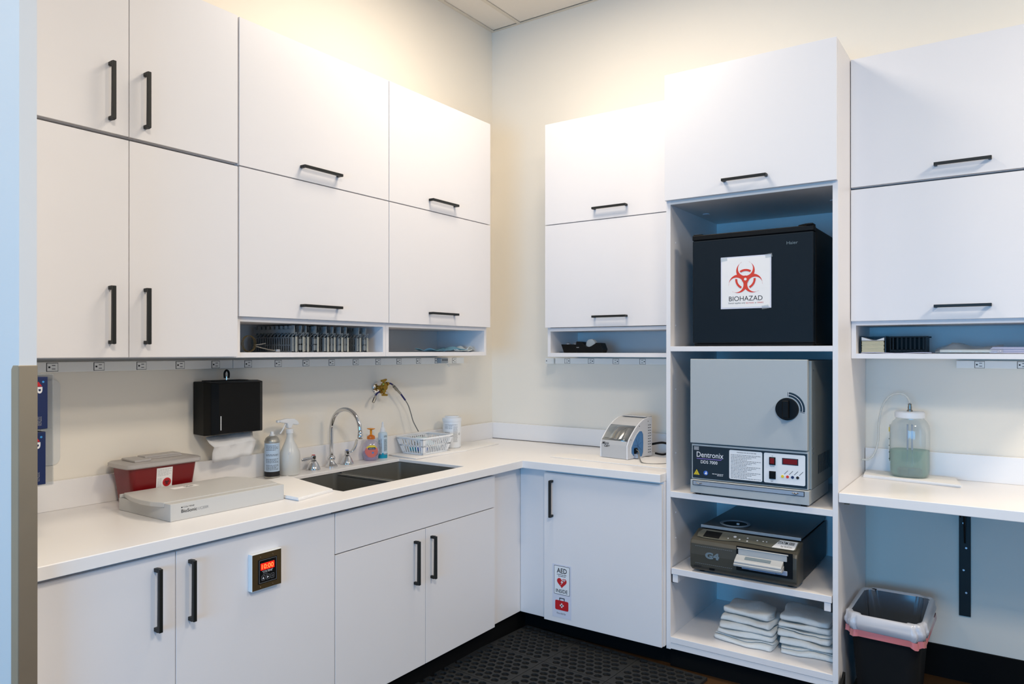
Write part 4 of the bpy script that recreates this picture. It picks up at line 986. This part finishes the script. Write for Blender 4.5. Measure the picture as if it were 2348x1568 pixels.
mb = MB(); shape(mb, [(1.955, .08), (2.045, .08), (2.049, .16), (2.049, .88), (1.975, .88)], sl, .0013, .0016); mb.build('name_plate', 'white', kp)
ink('lettering', 'STATIM 5000', (1.972, 2.040, .50, .78), sl, 'ink', kp, bold=.02, d=.0022)
ink('lettering', 'by SciCan', (1.99, 2.036, .16, .36), sl, 'ink', kp, d=.0022)
F = faceB(-.652)
ink('lettering', 'G4', (1.671, 1.735, .547, .577), F, 'tag', st, bold=.06, d=.0008)
mb = MB()
for k in range(19):
    for z in (.598, .521): shape(mb, [(1.625 + .009*k, z), (1.631 + .009*k, z), (1.631 + .009*k, z + .001), (1.625 + .009*k, z + .001)], F, .0003, .0008)
stuff(mb.build('dashed_line', 'sterl', st))
print_lines('small_print', [(1.62, 1.655, .508), (1.62, 1.65, .502)], F, st, m='ink', h=.003, d=.0006)
MB().box((1.69, -.6525, .498), (1.714, -.6515, .507)).build('usb_port', 'blk', st)
MB().box((1.812, -.6535, .520), (2.050, -.6518, .626)).build('cassette_opening', 'blk', st)
ca = thing('instrument_cassette', 'pale grey cassette with a pull handle slotted into the steriliser', 'cassette', (1.92, -.66, .51))
MB().box((1.822, -.660, .590), (2.028, -.6545, .616)).build('hinge_flap', 'cass', ca, bevel=.002)
MB().cyl((1.818, -.659, .618), (2.033, -.659, .618), .003, n=8).build('hinge_rod', 'cass', ca)
MB().prism([(-.656, .592), (-.690, .574), (-.696, .568), (-.696, .562), (-.656, .572)], 1.815, 2.014, 'x').build('handle_top', 'cass', ca, bevel=.002)
MB().prism([(-.656, .5715), (-.695, .5615), (-.699, .557), (-.697, .548), (-.656, .552)], 1.813, 2.016, 'x').build('handle_lip', 'cass', ca, bevel=.002)
MB().prism([(-.667, .5868), (-.682, .5788), (-.682, .5800), (-.667, .5880)], 1.856, 1.965, 'x').build('handle_slot', 'tag', ca)
MB().box((1.838, -.664, .532), (2.030, -.6545, .5515)).build('tray_front', 'cassb', ca, bevel=.003)
MB().box((1.868, -.670, .533), (1.985, -.664, .551)).build('tray_bulge', 'cassb', ca, bevel=.003)
for x in (1.64, 2.03):
    for y in (-.60, -.12): MB().cyl((x, y, .4755), (x, y, .487), .014, n=12).build('foot', 'blk', st)

# ------------------------------------------------------------------ terry towels
def terry(lab, cx, cy, z, w, d, layers, t, seed, rot=0, group='folded white towels in the tower'):
    R = random.Random(seed); r = thing('folded_towel', lab, 'towel', (cx, cy, z), rot, group)
    # serpentine section in (y, z), open edges, with rounded turns alternating front/back
    path = []; hw = d / 2; pitch = t * 1.08
    for L in range(layers):
        zc = t * .5 + L * pitch; sgn = 1 if L % 2 == 0 else -1
        fr = R.uniform(-.008, .006)
        for k in range(7): path.append((sgn * (hw * .92 - 2 * hw * .92 * k / 6) + (fr if k > 3 else 0), zc + .0012 * sin(k*1.7 + seed + L)))
        if L < layers - 1:
            for a in (30, 90, 150): path.append((-sgn * (hw * .92 + pitch * .5 * sin(radians(a))) + fr, zc + pitch * (.5 - .5*cos(radians(a)))))
    n = len(path); P = [Vector((0, a, b)) for a, b in path]
    up = []; dn = []
    for i in range(n):
        tg = (P[min(i+1, n-1)] - P[max(i-1, 0)]).normalized(); nm = Vector((0, -tg.z, tg.y)); th = t * .5 * (1 if 0 < i < n-1 else .55)
        up.append(P[i] + nm * th); dn.append(P[i] - nm * th)
    loop = up + dn[::-1]
    from mathutils import noise as NZ
    rings = []; NX = 20
    for j in range(NX + 1):
        x = -w/2 + w*j/NX; e = 1 - .0 * abs(x)
        edge = min(j, NX - j); sc_ = 1 if edge else .94
        rings.append([(x + .006*sin(7*p.y/d + seed) * (1 if edge < 2 else .3), p.y * sc_ + .006*sin(x*17 + seed + p.z*30), max(.0008, p.z * (1 - (.10 if edge == 0 else 0)) + .0035*sin(x*26 + seed*1.7 + p.y*14) * min(1, p.z / (t * 1.5)))) for p in loop])
    q = []
    for rg in rings:
        row = []
        for x, y, z in rg:
            n = NZ.noise_vector(Vector((x*16 + seed*3.1, y*16, z*20 + seed))) * .0075 + NZ.noise_vector(Vector((x*45, y*45 + seed, z*45))) * .0022
            f = min(1, z / (t * 2.2))
            row.append((x + n.x*1.3, y + n.y*1.3, max(.0006, z + n.z * f)))
        q.append(row)
    MB().loft(q).build('cloth', 'terry', r, smooth=2, local=True, sub=1)
    return r
zz = .156
for k, (t, L, w, d) in enumerate(((.010, 3, .272, .235), (.0105, 2, .255, .225), (.011, 2, .25, .22), (.0115, 2, .232, .205), (.013, 2, .215, .19))):
    terry(['bottom white towel of the left folded stack in the tower', 'second white towel from the bottom of the left folded stack', 'middle white towel of the left folded stack',
           'second white towel from the top of the left folded stack', 'top white towel of the left folded stack in the tower'][k], 1.807 + .006*k*(1 if k < 4 else .4), -.45 + .004*k, zz, w, d, L, t, 11 + k, rot=-.06 + .04*(k % 3))
    zz += L * t * 1.08 + .0035
zz = .156
for k, (t, L, w, d) in enumerate(((.010, 3, .235, .225), (.0105, 2, .228, .22), (.011, 3, .23, .22), (.0115, 2, .22, .205), (.0135, 2, .205, .21))):
    terry(['bottom white towel of the right folded stack in the tower', 'second white towel from the bottom of the right folded stack', 'middle white towel of the right folded stack',
           'second white towel from the top of the right folded stack', 'top white towel of the right folded stack in the tower'][k], 2.074 - (.004 * k), -.42 + .006*k, zz, w, d, L, t, 31 + k, rot=.04 - .03*(k % 3))
    zz += L * t * 1.08 + .0035

# ------------------------------------------------------------------ dental polisher
mc = thing('dental_polisher', 'small white and grey dental polishing box with a clear curved window', 'polisher', (1.09, -.41, .9202), radians(-8))
W2 = .083
side = [(0, 0), (.235, 0), (.235, .205), (.20, .207), (.16, .2), (.12, .184), (.08, .16), (.045, .13), (.015, .1), (.0, .07)]
for s in (-1, 1):
    x0 = s * W2 - .004; p = MB(lambda u, v, d: (d, u, v)).prism([(a, b) for a, b in side], x0, x0 + .008, 'z')
    if s == 1:
        p.build('side_panel', 'mcb', mc, bevel=.002, local=True)
    else: p.build('side_panel', 'mcb', mc, bevel=.002, local=True)
MB().box((-W2 + .004, .006, 0), (W2 - .004, .235, .004)).build('floor_plate', 'mcg', mc, local=True)
MB(lambda u, v, d: (d, u, v)).prism([(.006, .002), (.010, .002), (.010, .092), (.004, .092), (.0, .07)], -W2 + .004, W2 - .004, 'z').build('front_panel', 'mcg', mc, bevel=.001, local=True)
wp = [(.006, .093), (.018, .104), (.047, .134), (.075, .158), (.09, .167)]
rings = [[(x, a, b - .001) for x in (-W2 + .005, W2 - .005)] for a, b in wp]
mb = MB(); mb.loft(rings, caps=False, closed=False); mb.build('curved_window', 'window', mc, local=True, smooth=2, solid=.002)
MB(lambda u, v, d: (d, u, v)).prism([(.088, .166), (.12, .184), (.16, .2), (.2, .207), (.235, .205), (.235, .20), (.12, .176), (.09, .160)], -W2 + .004, W2 - .004, 'z').build('top_panel', 'mcg', mc, bevel=.001, local=True)
MB().box((-W2 + .02, .17, .207), (W2, .24, .2105)).build('filter_plate', 'mcg', mc, bevel=.001, local=True)
MB().box((-W2 + .004, .10, .02), (W2 - .004, .103, .17)).build('inner_baffle', 'mcg', mc, local=True)
def sF(u, v, d=0): return (W2 + .004 + d, u, v)
hole = [(.045, .035), (.06, .02), (.09, .012), (.125, .012), (.135, .03), (.137, .075), (.135, .115), (.125, .13), (.108, .131), (.085, .115), (.06, .085), (.045, .06)]
mb = MB(); hc = (.095, .07)
hole = [(hc[0] + (a - hc[0]) * 1.22, hc[1] + (b - hc[1]) * 1.12) for a, b in hole]
big = [(hc[0] + (a - hc[0]) * 1.12, hc[1] + (b - hc[1]) * 1.10) for a, b in hole]
mb.add([sF(a, b, .002) for a, b in hole] + [sF(a, b, .002) for a, b in big] + [sF(a, b, 0) for a, b in big], [(i, (i+1) % 12, 12 + (i+1) % 12, 12 + i) for i in range(12)] + [(12 + i, 12 + (i+1) % 12, 24 + (i+1) % 12, 24 + i) for i in range(12)])
put('port_ring', mb.mesh('port_ring'), 'mcb', mc)
mb = MB(); shape(mb, hole, sF, .0002, .0010); q = mb.build('rubber_port', 'blueil', mc, local=True)
for k in range(7):
    a = radians(20 + 51*k); u = hc[0] + .036*cos(a); v = hc[1] - .006 + .045*sin(a)
    mb = MB(); shape(mb, [(hc[0], hc[1] - .006), (u, v), (u + .001, v + .001), (hc[0] + .001, hc[1] - .005)], sF, .0011, .0014); mb.build('port_slit', 'gblue', q, local=True)
for u, v in ((.035, .028), (.03, .1), (.11, .165), (.195, .185), (.06, .006)):
    MB().cyl(sF(u, v), sF(u, v, .0015), .0022, n=8).build('screw', 'ink', mc, local=True)
mb = MB()
for k in range(11):
    for j in range(2):
        zv = .018 + .0145*k; mb.box((W2 + .0042, .195 + .016*j, zv), (W2 + .0052, .205 + .016*j, zv + .003))
stuff(mb.build('side_vents', 'ink', mc, local=True))
Fm = lambda u, v, d=0: (u, .0055 - (.092 - v) * -.0 - d - (.0055 if v < .07 else (.0055 - (v - .07) / .022 * .004)) * .9, v)
ink('lettering', 'Micro', (-.072, -.032, .07, .083), Fm, 'ink', mc, bold=.015, local=True, shear=.12, d=.0025)
ink('lettering', 'Cab+', (-.060, -.026, .056, .069), Fm, 'ink', mc, bold=.015, local=True, shear=.12, d=.0025)
# hand-piece block and cord at the polisher
hb = thing('handpiece_plug', 'black plug hanging from the round blue port of the polisher', 'plug', (1.19, -.36, .918))
MB().box((-.016, -.010, .0), (.016, .012, .024)).build('plug_body', 'blk', hb, bevel=.003, local=True).rotation_euler = (0, radians(-30), 0)
hb.location = (1.192, -.355, .948); ROOT[hb.name] = Vector((1.192, -.355, .948))
MB().box((-.012, -.012, -.026), (.014, .010, -.002)).build('plug_adapter', 'silver', hb, bevel=.003, local=True)
MB().box((-.028, .0, .010), (-.012, .015, .034)).build('plug_tail', 'blk2', hb, bevel=.003, local=True)
MB().tube([(0, -.002, .02), (.03, -.03, .012), (.06, -.08, -.018), (.10, -.12, -.0285), (.17, -.10, -.0285), (.205, -.03, -.0285), (.195, .03, -.015)], .0028, 8).build('cord', 'hoseg', hb, smooth=2, local=True)
ad = thing('power_adapter', 'grey triangular power adapter between the polisher and the tower', 'adapter', (1.40, -.36, .9145))
MB().prism([(-.032, 0), (.034, 0), (.034, .05), (.024, .062), (.006, .038), (-.032, .06)], -.02, .02, 'y').build('body', 'adapt', ad, bevel=.004, local=True)
MB().tube([(.07, .242, .055), (.14, .25, .07), (.19, .25, .06), (.20, .25, .03), (.15, .25, .008), (.10, .247, .01)], .006, 8).build('power_cord', 'blk', mc, smooth=2, local=True)

# ------------------------------------------------------------------ jar with green liquid
jr = thing('jar', 'large clear jar half full of green liquid on the right worktop', 'jar', (2.428, -.125, .918))
c = (2.428, -.125, .918)
def rsq(r, z, sx=1, sy=.86):
    return [(c[0] + sx*r*(abs(cos(a))**.7)*(1 if cos(a) > 0 else -1), c[1] + sy*r*(abs(sin(a))**.7)*(1 if sin(a) > 0 else -1), c[2] + z) for a in [2*pi*k/36 + .02 for k in range(36)]]
MB().loft([rsq(.066, .0), rsq(.077, .01), rsq(.079, .03), rsq(.079, .20), rsq(.077, .225), rsq(.068, .245), rsq(.056, .257), rsq(.055, .268)]).build('jar_body', 'jar', jr, smooth=True)
MB().loft([rsq(.064, .003), rsq(.074, .012), rsq(.0765, .03), rsq(.0765, .118)]).build('green_liquid', 'liq', jr, smooth=True)
MB().lathe([(.0001, 0), (.058, 0), (.061, .003), (.061, .024), (.056, .029), (.0001, .029)], (c[0], c[1], c[2] + .262), 36).build('lid', 'white', jr, smooth=True)
MB().lathe([(.0001, 0), (.012, 0), (.012, .005), (.008, .008), (.0085, .018), (.007, .026), (.008, .034), (.0001, .036)], (c[0], c[1], c[2] + .291), 16).build('hose_fitting', 'steel', jr, smooth=True)
MB().tube([(c[0], c[1], 1.245), (2.418, -.128, 1.272), (2.393, -.13, 1.288), (2.355, -.13, 1.28), (2.32, -.13, 1.235), (2.303, -.13, 1.15), (2.300, -.13, 1.07), (2.285, -.13, 1.01), (2.26, -.125, .98), (2.2275, -.12, .974)], .0045, 8).build('tube', 'tube', jr, smooth=2)
for s in (-1, 1):
    MB().tube([(c[0] + s*.009, c[1], 1.15), (c[0] + s*.009, c[1], 1.05), (c[0] + s*.012, c[1] - .004, .965)], .0036, 8).build('dip_tube', 'cassb', jr, smooth=2)
for k, (dx, dy) in enumerate(((-.02, -.01), (.022, -.02))):
    MB().lathe([(.0001, 0), (.026, 0), (.03, .006), (.03, .026), (.024, .032), (.0001, .032)], (c[0] + dx, c[1] + dy, c[2] + .006), 16).build('filter_weight', 'stone', jr, smooth=True)
ls = MB().box((c[0] - .082, c[1] - .02, 1.0 - .02), (c[0] - .0808, c[1] + .03, 1.145)).build('side_label', 'paper', jr)
for z in (.99, 1.02, 1.05, 1.08): MB().box((c[0] - .0826, c[1] - .021, z), (c[0] - .0805, c[1] - .016, z + .004)).build('label_mark', 'ink', ls)
MB().box((c[0] - .0826, c[1] - .0215, 1.115), (c[0] - .0805, c[1] - .010, 1.135)).build('yellow_mark', 'yellow', ls)

# ------------------------------------------------------------------ trash can
tc = thing('trash_can', 'black rectangular waste bin with a white liner below the right worktop', 'trash can', (2.386, -.385, 0))
cx, cy = 2.386, -.385
def can_ring(ax, ay, z, r=.05): return [(cx + x, cy + y, z) for x, y in rrect(-ax, ax, -ay, ay, r, 6)]
MB().loft([can_ring(.105, .165, .002), can_ring(.132, .198, .385), can_ring(.137, .203, .39), can_ring(.137, .203, .402), can_ring(.13, .196, .402), can_ring(.102, .162, .012)]).build('bin', 'blk2', tc, smooth=True)
R = random.Random(5)
def bag_ring(ax, ay, z, amp, ph, n=72, zamp=0):
    P = []; base = rrect(-ax, ax, -ay, ay, .055, 17)
    for k, (x, y) in enumerate(base):
        a = 2*pi*k/len(base); w = amp*(sin(9*a + ph) + .6*sin(17*a + 2.3*ph) + .5*sin(29*a + ph*3.1))
        l = math.hypot(x, y); P.append((cx + x*(1 + w/l), cy + y*(1 + w/l), z + zamp*(sin(2*a + .8) + .5*sin(7*a + ph))))
    return P
def wrinkle(rg, a):
    from mathutils import noise as NZ
    o = []
    for x, y, z in rg:
        n = NZ.noise_vector(Vector((x*38, y*38, z*30))) * a + NZ.noise_vector(Vector((x*90, y*90, z*60))) * a * .5
        o.append((x + n.x, y + n.y, z + n.z * .6))
    return o
MB().loft([wrinkle(q, .004) for q in [bag_ring(.146, .213, .343, .004, 1.0, zamp=.006), bag_ring(.152, .219, .362, .004, 1.7, zamp=.005), bag_ring(.151, .218, .374, .004, 2.0, zamp=.004), bag_ring(.148, .214, .385, .003, 2.3, zamp=.003), bag_ring(.146, .212, .402, .002, 3.1, zamp=.003), bag_ring(.137, .203, .4075, .002, 3.4, zamp=.003),
           bag_ring(.127, .193, .402, .003, 3.9, zamp=.003)]], caps=False).build('liner', 'bagw', tc, smooth=2)
MB().loft([wrinkle(q, .004) for q in [bag_ring(.127, .193, .402, .003, 3.9, zamp=.003), bag_ring(.118, .182, .34, .005, 4.6), bag_ring(.105, .168, .22, .007, 5.5), bag_ring(.09, .15, .06, .006, 6.5)]], caps=False).build('liner_inside', 'bagi', tc, smooth=2)
MB().loft([bag_ring(.150, .217, .318, .004, .5, zamp=.008), bag_ring(.148, .215, .344, .004, 1.0, zamp=.006)], caps=False).build('pink_liner_band', 'bagp', tc, smooth=2)
bxo = thing('cardboard_box', 'dark low box on the floor in front of the waste bin', 'box', (2.3, -.66, 0))

# ------------------------------------------------------------------ niche contents, left
def cass_unit():
    r = thing('instrument_rack', 'first', 'rack', (.33, -1.849, 1.4755), 0, 'grey plastic instrument racks in the left niche')
    D = .27; w = .0125
    for s in (-1, 1):
        mb = MB(); y = s * w; y0, y1 = (y - .0012, y + .0012)
        mb.box((-D, y0, .0), (0, y1, .006)); mb.box((-D, y0, .028), (0, y1, .032)); mb.box((-D, y0, .060), (0, y1, .064))
        for k in range(18): mb.box((-D + k*D/17.5, y0, .004), (-D + k*D/17.5 + .006, y1, .062))
        mb.build('slotted_side', 'rack', r, local=True)
        mb = MB()
        for a, b in ((s*w, s*w - s*.004), (s*.003, s*.007)):
            a, b = min(a, b), max(a, b); mb.box((.0, a, .004), (.004, b, .062))
        for z in (.004, .031, .058): 
            a, b = min(s*.003, s*w), max(s*.003, s*w); mb.box((0, a, z), (.004, b, z + .005))
        mb.build('front_frame', 'rackf', r, local=True)
        mb = MB()
        for k in range(12):
            x = -D + k*D/11.2; mb.add([(x, s*w, .062), (x + .004, s*w, .062), (x + .022, s*.002, .084), (x + .018, s*.002, .084), (x, s*(w - .002), .062), (x + .004, s*(w-.002), .062), (x + .022, 0, .084), (x + .018, 0, .084)], [(0, 1, 2, 3), (4, 5, 6, 7), (0, 1, 5, 4), (2, 3, 7, 6), (1, 2, 6, 5), (3, 0, 4, 7)])
        mb.build('roof_ribs', 'rackf', r, local=True)
    mb = MB(); mb.box((-D, -.0012, .082), (.004, .0012, .098))
    for k in range(9): mb.box((-D + k*D/9, -.0012, .097), (-D + k*D/9 + .016, .0012, .112))
    mb.box((-.01, -.0018, .08), (.004, .0018, .113)); mb.build('comb_fin', 'rackf', r, local=True)
    t = MB().box((.004, w - .009, .002), (.0055, w + .0015, .066)); t.build('paper_strip', 'tape', r, local=True)
    return r
c0 = cass_unit()
ys = [-1.853, -1.812, -1.785, -1.738, -1.678, -1.636, -1.600, -1.562, -1.482, -1.445]
labs = ['grey slotted instrument rack at the left end of the row in the niche', 'second grey instrument rack from the left end of the row', 'third grey instrument rack from the left, close against its neighbour',
        'fourth grey instrument rack from the left, with a pale strip', 'fifth grey instrument rack from the left, middle of the row', 'sixth grey instrument rack from the left end of the row',
        'seventh grey instrument rack from the left end of the row', 'third grey instrument rack from the right end of the row', 'second grey instrument rack from the right end of the row', 'grey instrument rack at the right end of the row in the niche']
c0['label'] = labs[0]; c0.location = (.33, ys[0], 1.4755)
for k in range(1, 10): dup(c0, (.33 - .004*(k % 3), ys[k], 1.4755), (.0, .03, -.02, .02)[k % 4], labs[k])
wr = thing('wire_clip_ring', 'thin brass wire ring with a clip at the left end of the niche', 'wire ring', (.30, -2.04, 1.4755))
for dx in (0, .006, -.006):
    MB().tube([(.30 + dx, -2.05 + .03*cos(a), 1.510 + .032*sin(a)) for a in [2*pi*k/16 for k in range(17)]], .0012, 6, sub=2).build('ring', 'dbrass', wr, smooth=2)
MB().tube([(.30, -2.02, 1.50), (.31, -1.98, 1.49), (.32, -1.94, 1.482), (.33, -1.93, 1.484)], .0022, 6).build('stem', 'steel', wr, smooth=2)
MB().tube([(.30, -2.02, 1.505), (.31, -2.0, 1.508), (.32, -1.985, 1.512)], .0018, 6).build('stem', 'steel', wr, smooth=2)
MB().box((.325, -1.945, 1.477), (.335, -1.925, 1.487)).build('clip', 'chrome', wr, bevel=.002)
# face masks
def mask(lab, cx, cy, w, d, m, seed, rot, amp=.014, lift=.0):
    r = thing('face_mask', lab, 'mask', (cx, cy, 1.4765), rot)
    rings = []; N = 12
    for i in range(N + 1):
        u = i / N
        rings.append([(-w/2 + w*u, -d/2 + d*v/8, .003 + lift*u + abs(amp*sin(u*4.5 + seed) * (.35 + .65*sin(v*.6 + seed*2))) + .0025*sin(v*2.4 + seed)**2) for v in range(9)])
    MB().loft(rings, caps=False, closed=False).build('pleated_sheet', m, r, smooth=2, local=True, solid=.0016)
    MB().tube([(-w/2, -d/2 + .005, .006), (-w/2 - .02, -d/4, .008), (-w/2 - .02, d/4, .008), (-w/2, d/2 - .005, .006)], .0008, 5).build('ear_loop', 'paper', r, smooth=2, local=True)
mask('blue face mask at the left of the masks in the right niche', .25, -.885, .11, .17, 'maskb', 1.0, .2)
mask('second crumpled blue face mask, in the middle of the niche', .24, -.75, .12, .18, 'maskb', 2.2, -.1, amp=.022, lift=.004)
mask('white face mask folded up at the right of the masks in the niche', .255, -.615, .10, .15, 'maskw', 3.1, .3, amp=.028)
mask('white flat face mask in front of the others in the niche', .315, -.70, .03, .12, 'maskw', 4.2, -.1, amp=.010)

# ------------------------------------------------------------------ niche contents, back wall
bn = thing('small_bin', 'small black bin of silver packets in the niche beside the tape dispenser', 'bin', (.76, -.24, 1.4705))
MB().loft([[(x, y, 1.471) for x, y in rrect(.715, .80, -.29, -.20, .006, 2)], [(x, y, 1.518) for x, y in rrect(.703, .81, -.30, -.19, .006, 2)], [(x, y, 1.518) for x, y in rrect(.706, .807, -.297, -.193, .005, 2)], [(x, y, 1.475) for x, y in rrect(.718, .797, -.287, -.203, .005, 2)]]).build('body', 'blk', bn)
for k, (x, lab) in enumerate(((.728, 'crumpled silver packet at the left in the small black bin'), (.775, 'crumpled silver packet at the right in the small black bin'))):
    p = thing('foil_packet', lab, 'packet', (x, -.25, 1.478))
    MB().loft([[(-.018 + .001*k, -.02, 0), (.018, -.018, 0), (.017, .02, 0), (-.018, .018, 0)], [(-.02, -.024, .035), (.016, -.02, .04), (.019, .018, .038), (-.016, .022, .034)], [(-.022, -.02, .058 - .006*k), (.012, -.014, .047), (.014, .01, .05), (-.012, .016, .056)]]).build('foil', 'silver', p, local=True, sub=1)
td = thing('tape_dispenser', 'black desk tape dispenser with a roll of clear tape in the niche', 'tape dispenser', (.88, -.27, 1.4705))
prof = [(.805, 1.471), (.965, 1.471), (.972, 1.49), (.958, 1.524), (.93, 1.526), (.915, 1.517), (.90, 1.508), (.885, 1.503), (.868, 1.506), (.855, 1.515), (.838, 1.531), (.806, 1.534), (.80, 1.50)]
MB().prism(prof, -.305, -.245, 'y').build('body', 'blk', td, bevel=.003)
MB().cyl((.888, -.288, 1.518), (.888, -.262, 1.518), .028, n=28).build('tape_roll', 'tube', td, smooth=True)
ink('lettering', 'Scotch', (.809, .824, 1.4985, 1.5035), faceB(-.305), 'white_ink', td)

# ------------------------------------------------------------------ niche contents, right
Z = 1.4702
cf = thing('card_holder', 'black card holder filled with cream cards in the right-hand niche', 'holder', (2.31, -.27, Z))
MB().box((2.252, -.31, Z), (2.256, -.16, Z + .076)).box((2.256, -.31, Z), (2.356, -.16, Z + .003)).box((2.352, -.31, Z + .003), (2.356, -.16, Z + .076)).box((2.256, -.164, Z + .003), (2.352, -.16, Z + .076)).build('box', 'navy', cf, bevel=.001)
for k in range(9):
    MB().box((2.259 + .001*(k % 2), -.307 + .001*(k % 3), Z + .005 + .0055*k), (2.349 - .001*(k % 3), -.168, Z + .0098 + .0055*k)).build('card_pack', 'cream', cf)
MB().loft([[(2.259, y, Z + .072), (2.30, y, Z + .058), (2.318, y, Z + .058), (2.349, y, Z + .069), (2.349, y, Z + .056), (2.259, y, Z + .056)] for y in (-.308, -.17)]).build('card_top', 'paper', cf)
bb2 = thing('letter_basket', 'black slotted plastic basket in the right-hand niche', 'basket', (2.44, -.25, Z))
x0, x1, y0, y1 = 2.375, 2.505, -.30, -.17
mb = MB().box((x0, y0, Z + .006), (x1, y1, Z + .008)).box((x0, y0, Z + .006), (x1, y0 + .003, Z + .016)).box((x0 - .004, y0 - .004, Z + .068), (x1 + .012, y0 + .004, Z + .074)).box((x0 - .004, y1 - .003, Z + .068), (x1 + .012, y1 + .004, Z + .074))
mb.box((x0 - .004, y0, Z + .006), (x0, y1, Z + .074)).box((x1, y0, Z + .006), (x1 + .004, y1, Z + .074)).box((x0, y1 - .003, Z + .008), (x1, y1, Z + .07)).build('frame', 'blk', bb2)
for k in range(8): MB().box((x0 + .005 + .0165*k, y0, Z + .014), (x0 + .012 + .0165*k, y0 + .003, Z + .07)).build('bar', 'blk', bb2)
pp = MB().loft([[(2.26 + .27*u, -.325, Z + .0005 + .002*sin(u*9)), (2.26 + .27*u, -.325, Z + .0035 + .002*sin(u*9)), (2.26 + .27*u, -.15, Z + .0035), (2.26 + .27*u, -.15, Z + .0005)] for u in [i/10 for i in range(11)]]).build('loose_sheets', 'lilac')
pp.location.z = .0; tag(pp, 'loose white sheets lying under the black basket in the niche', 'paper')
pb = thing('plastic_bag', 'crumpled clear plastic bag of flat parts in the right-hand niche', 'bag', (2.66, -.27, Z))
R = random.Random(8); rings = []
for i in range(13):
    u = i / 12; h = .018 + .028*max(0, 1 - abs(u - .28)*4) * .9 + .012*u
    rings.append([(2.545 + .235*u, -.27 + .075*cos(a), Z + .002 + h*max(0, sin(a))*(1 + .18*sin(5*a + i)) + .001*R.random()) for a in [pi*k/9 for k in range(10)]])
MB().loft(rings, caps=True, closed=True).build('film', 'clearp', pb, smooth=2)
MB().box((2.56, -.32, Z + .004), (2.76, -.2, Z + .016)).build('enclosed_trays', 'maskw', pb, bevel=.002)
for k in range(6):
    q = MB().box((2.735 + .004*(k % 3), -.325 + .003*(k % 2), Z + .0018 + .0042*k), (2.99, -.12, Z + .0052 + .0042*k)).build('paper_pad', 'lilac')
    tag(q, ['pale lilac paper pad, bottom of the stack at the right of the niche', 'pale lilac paper pad, second from the bottom of the stack in the niche', 'pale lilac paper pad, third from the bottom of the stack in the niche', 'pale lilac paper pad, third from the top of the stack in the niche', 'pale lilac paper pad, second from the top of the stack in the niche', 'pale lilac paper pad on top of the stack at the right of the niche'][k], 'paper', 'pale paper pads stacked in the right-hand niche')

# ------------------------------------------------------------------ rubber floor mat
mt = thing('floor_mat', 'black rubber drainage mat with honeycomb holes on the floor', 'mat', (.668, -.590, .0), radians(-3.6))
def mat_tile(S=.3365, SY=.3185, T=.014):
    bm = bmesh.new(); m_ = .008; nx = 7; ny = 8; pw = (S - 2*m_) / nx; ph = (SY - 2*m_) / ny
    def quad(a, b, c, d): bm.faces.new([bm.verts.new(p) for p in (a, b, c, d)])
    def flat(x0, x1, y0, y1): quad((x0, y0, T), (x1, y0, T), (x1, y1, T), (x0, y1, T))
    for r in range(ny):
        y1 = -m_ - ph*r; y0 = y1 - ph; off = 0 if r % 2 == 0 else pw/2
        n = nx if r % 2 == 0 else nx - 1
        if off: flat(m_, m_ + off, y0, y1); flat(S - m_ - off, S - m_, y0, y1)
        for k in range(n):
            x0 = m_ + off + pw*k; x1 = x0 + pw; cx_, cy_ = (x0+x1)/2, (y0+y1)/2; rx, ry = pw*.40, ph*.42; c = .42
            O = [(x1, y1), (cx_, y1), (x0, y1), (x0, cy_), (x0, y0), (cx_, y0), (x1, y0), (x1, cy_)]
            hx = [(cx_ + rx, cy_ + ry*c), (cx_ + rx*c, cy_ + ry), (cx_ - rx*c, cy_ + ry), (cx_ - rx, cy_ + ry*c), (cx_ - rx, cy_ - ry*c), (cx_ - rx*c, cy_ - ry), (cx_ + rx*c, cy_ - ry), (cx_ + rx, cy_ - ry*c)]
            ov_ = [bm.verts.new((a, b, T)) for a, b in [(x1, y1), (x0, y1), (x0, y0), (x1, y0)]]
            iv = [bm.verts.new((a, b, T)) for a, b in hx]; dv_ = [bm.verts.new((a, b, T - .012)) for a, b in hx]
            bm.faces.new((ov_[0], ov_[1], iv[2], iv[1])); bm.faces.new((ov_[1], ov_[2], iv[4], iv[3])); bm.faces.new((ov_[2], ov_[3], iv[6], iv[5])); bm.faces.new((ov_[3], ov_[0], iv[0], iv[7]))
            for a, b, o in ((0, 1, 0), (2, 3, 1), (4, 5, 2), (6, 7, 3)): bm.faces.new((ov_[o], iv[b], iv[a]))
            for a in range(8): bm.faces.new((iv[a], iv[(a+1) % 8], dv_[(a+1) % 8], dv_[a]))
    flat(0, S, -m_, 0); flat(0, S, -SY, -SY + m_); flat(0, m_, -SY + m_, -m_); flat(S - m_, S, -SY + m_, -m_)
    P = [(0, 0), (S, 0), (S, -SY), (0, -SY)]
    for i in range(4):
        a, b = P[i], P[(i+1) % 4]; quad((*a, .002), (*b, .002), (*b, T), (*a, T))
    quad(*[(x, y, .002) for x, y in P])
    bmesh.ops.remove_doubles(bm, verts=bm.verts, dist=1e-6); bmesh.ops.recalc_face_normals(bm, faces=bm.faces)
    me = bpy.data.meshes.new('mat_tile'); bm.to_mesh(me); bm.free(); me.materials.append(M['rubber']); return me
tme = mat_tile()
for i in range(3):
    for j in range(6):
        o = bpy.data.objects.new('mat_tile', tme); COL.objects.link(o); o.parent = mt; o.location = (i*.3395, -j*.3215, 0)

# low dark box beside the tower foot
MB().prism([(-.74, 0.001), (-.60, 0.001), (-.60, .16), (-.74, .10)], 2.235, 2.245, 'x').build('panel', 'blk2', bxo)
MB().box((2.245, -.74, .001), (2.36, -.735, .10)).box((2.245, -.74, .001), (2.36, -.6, .004)).build('carton', 'blk2', bxo)
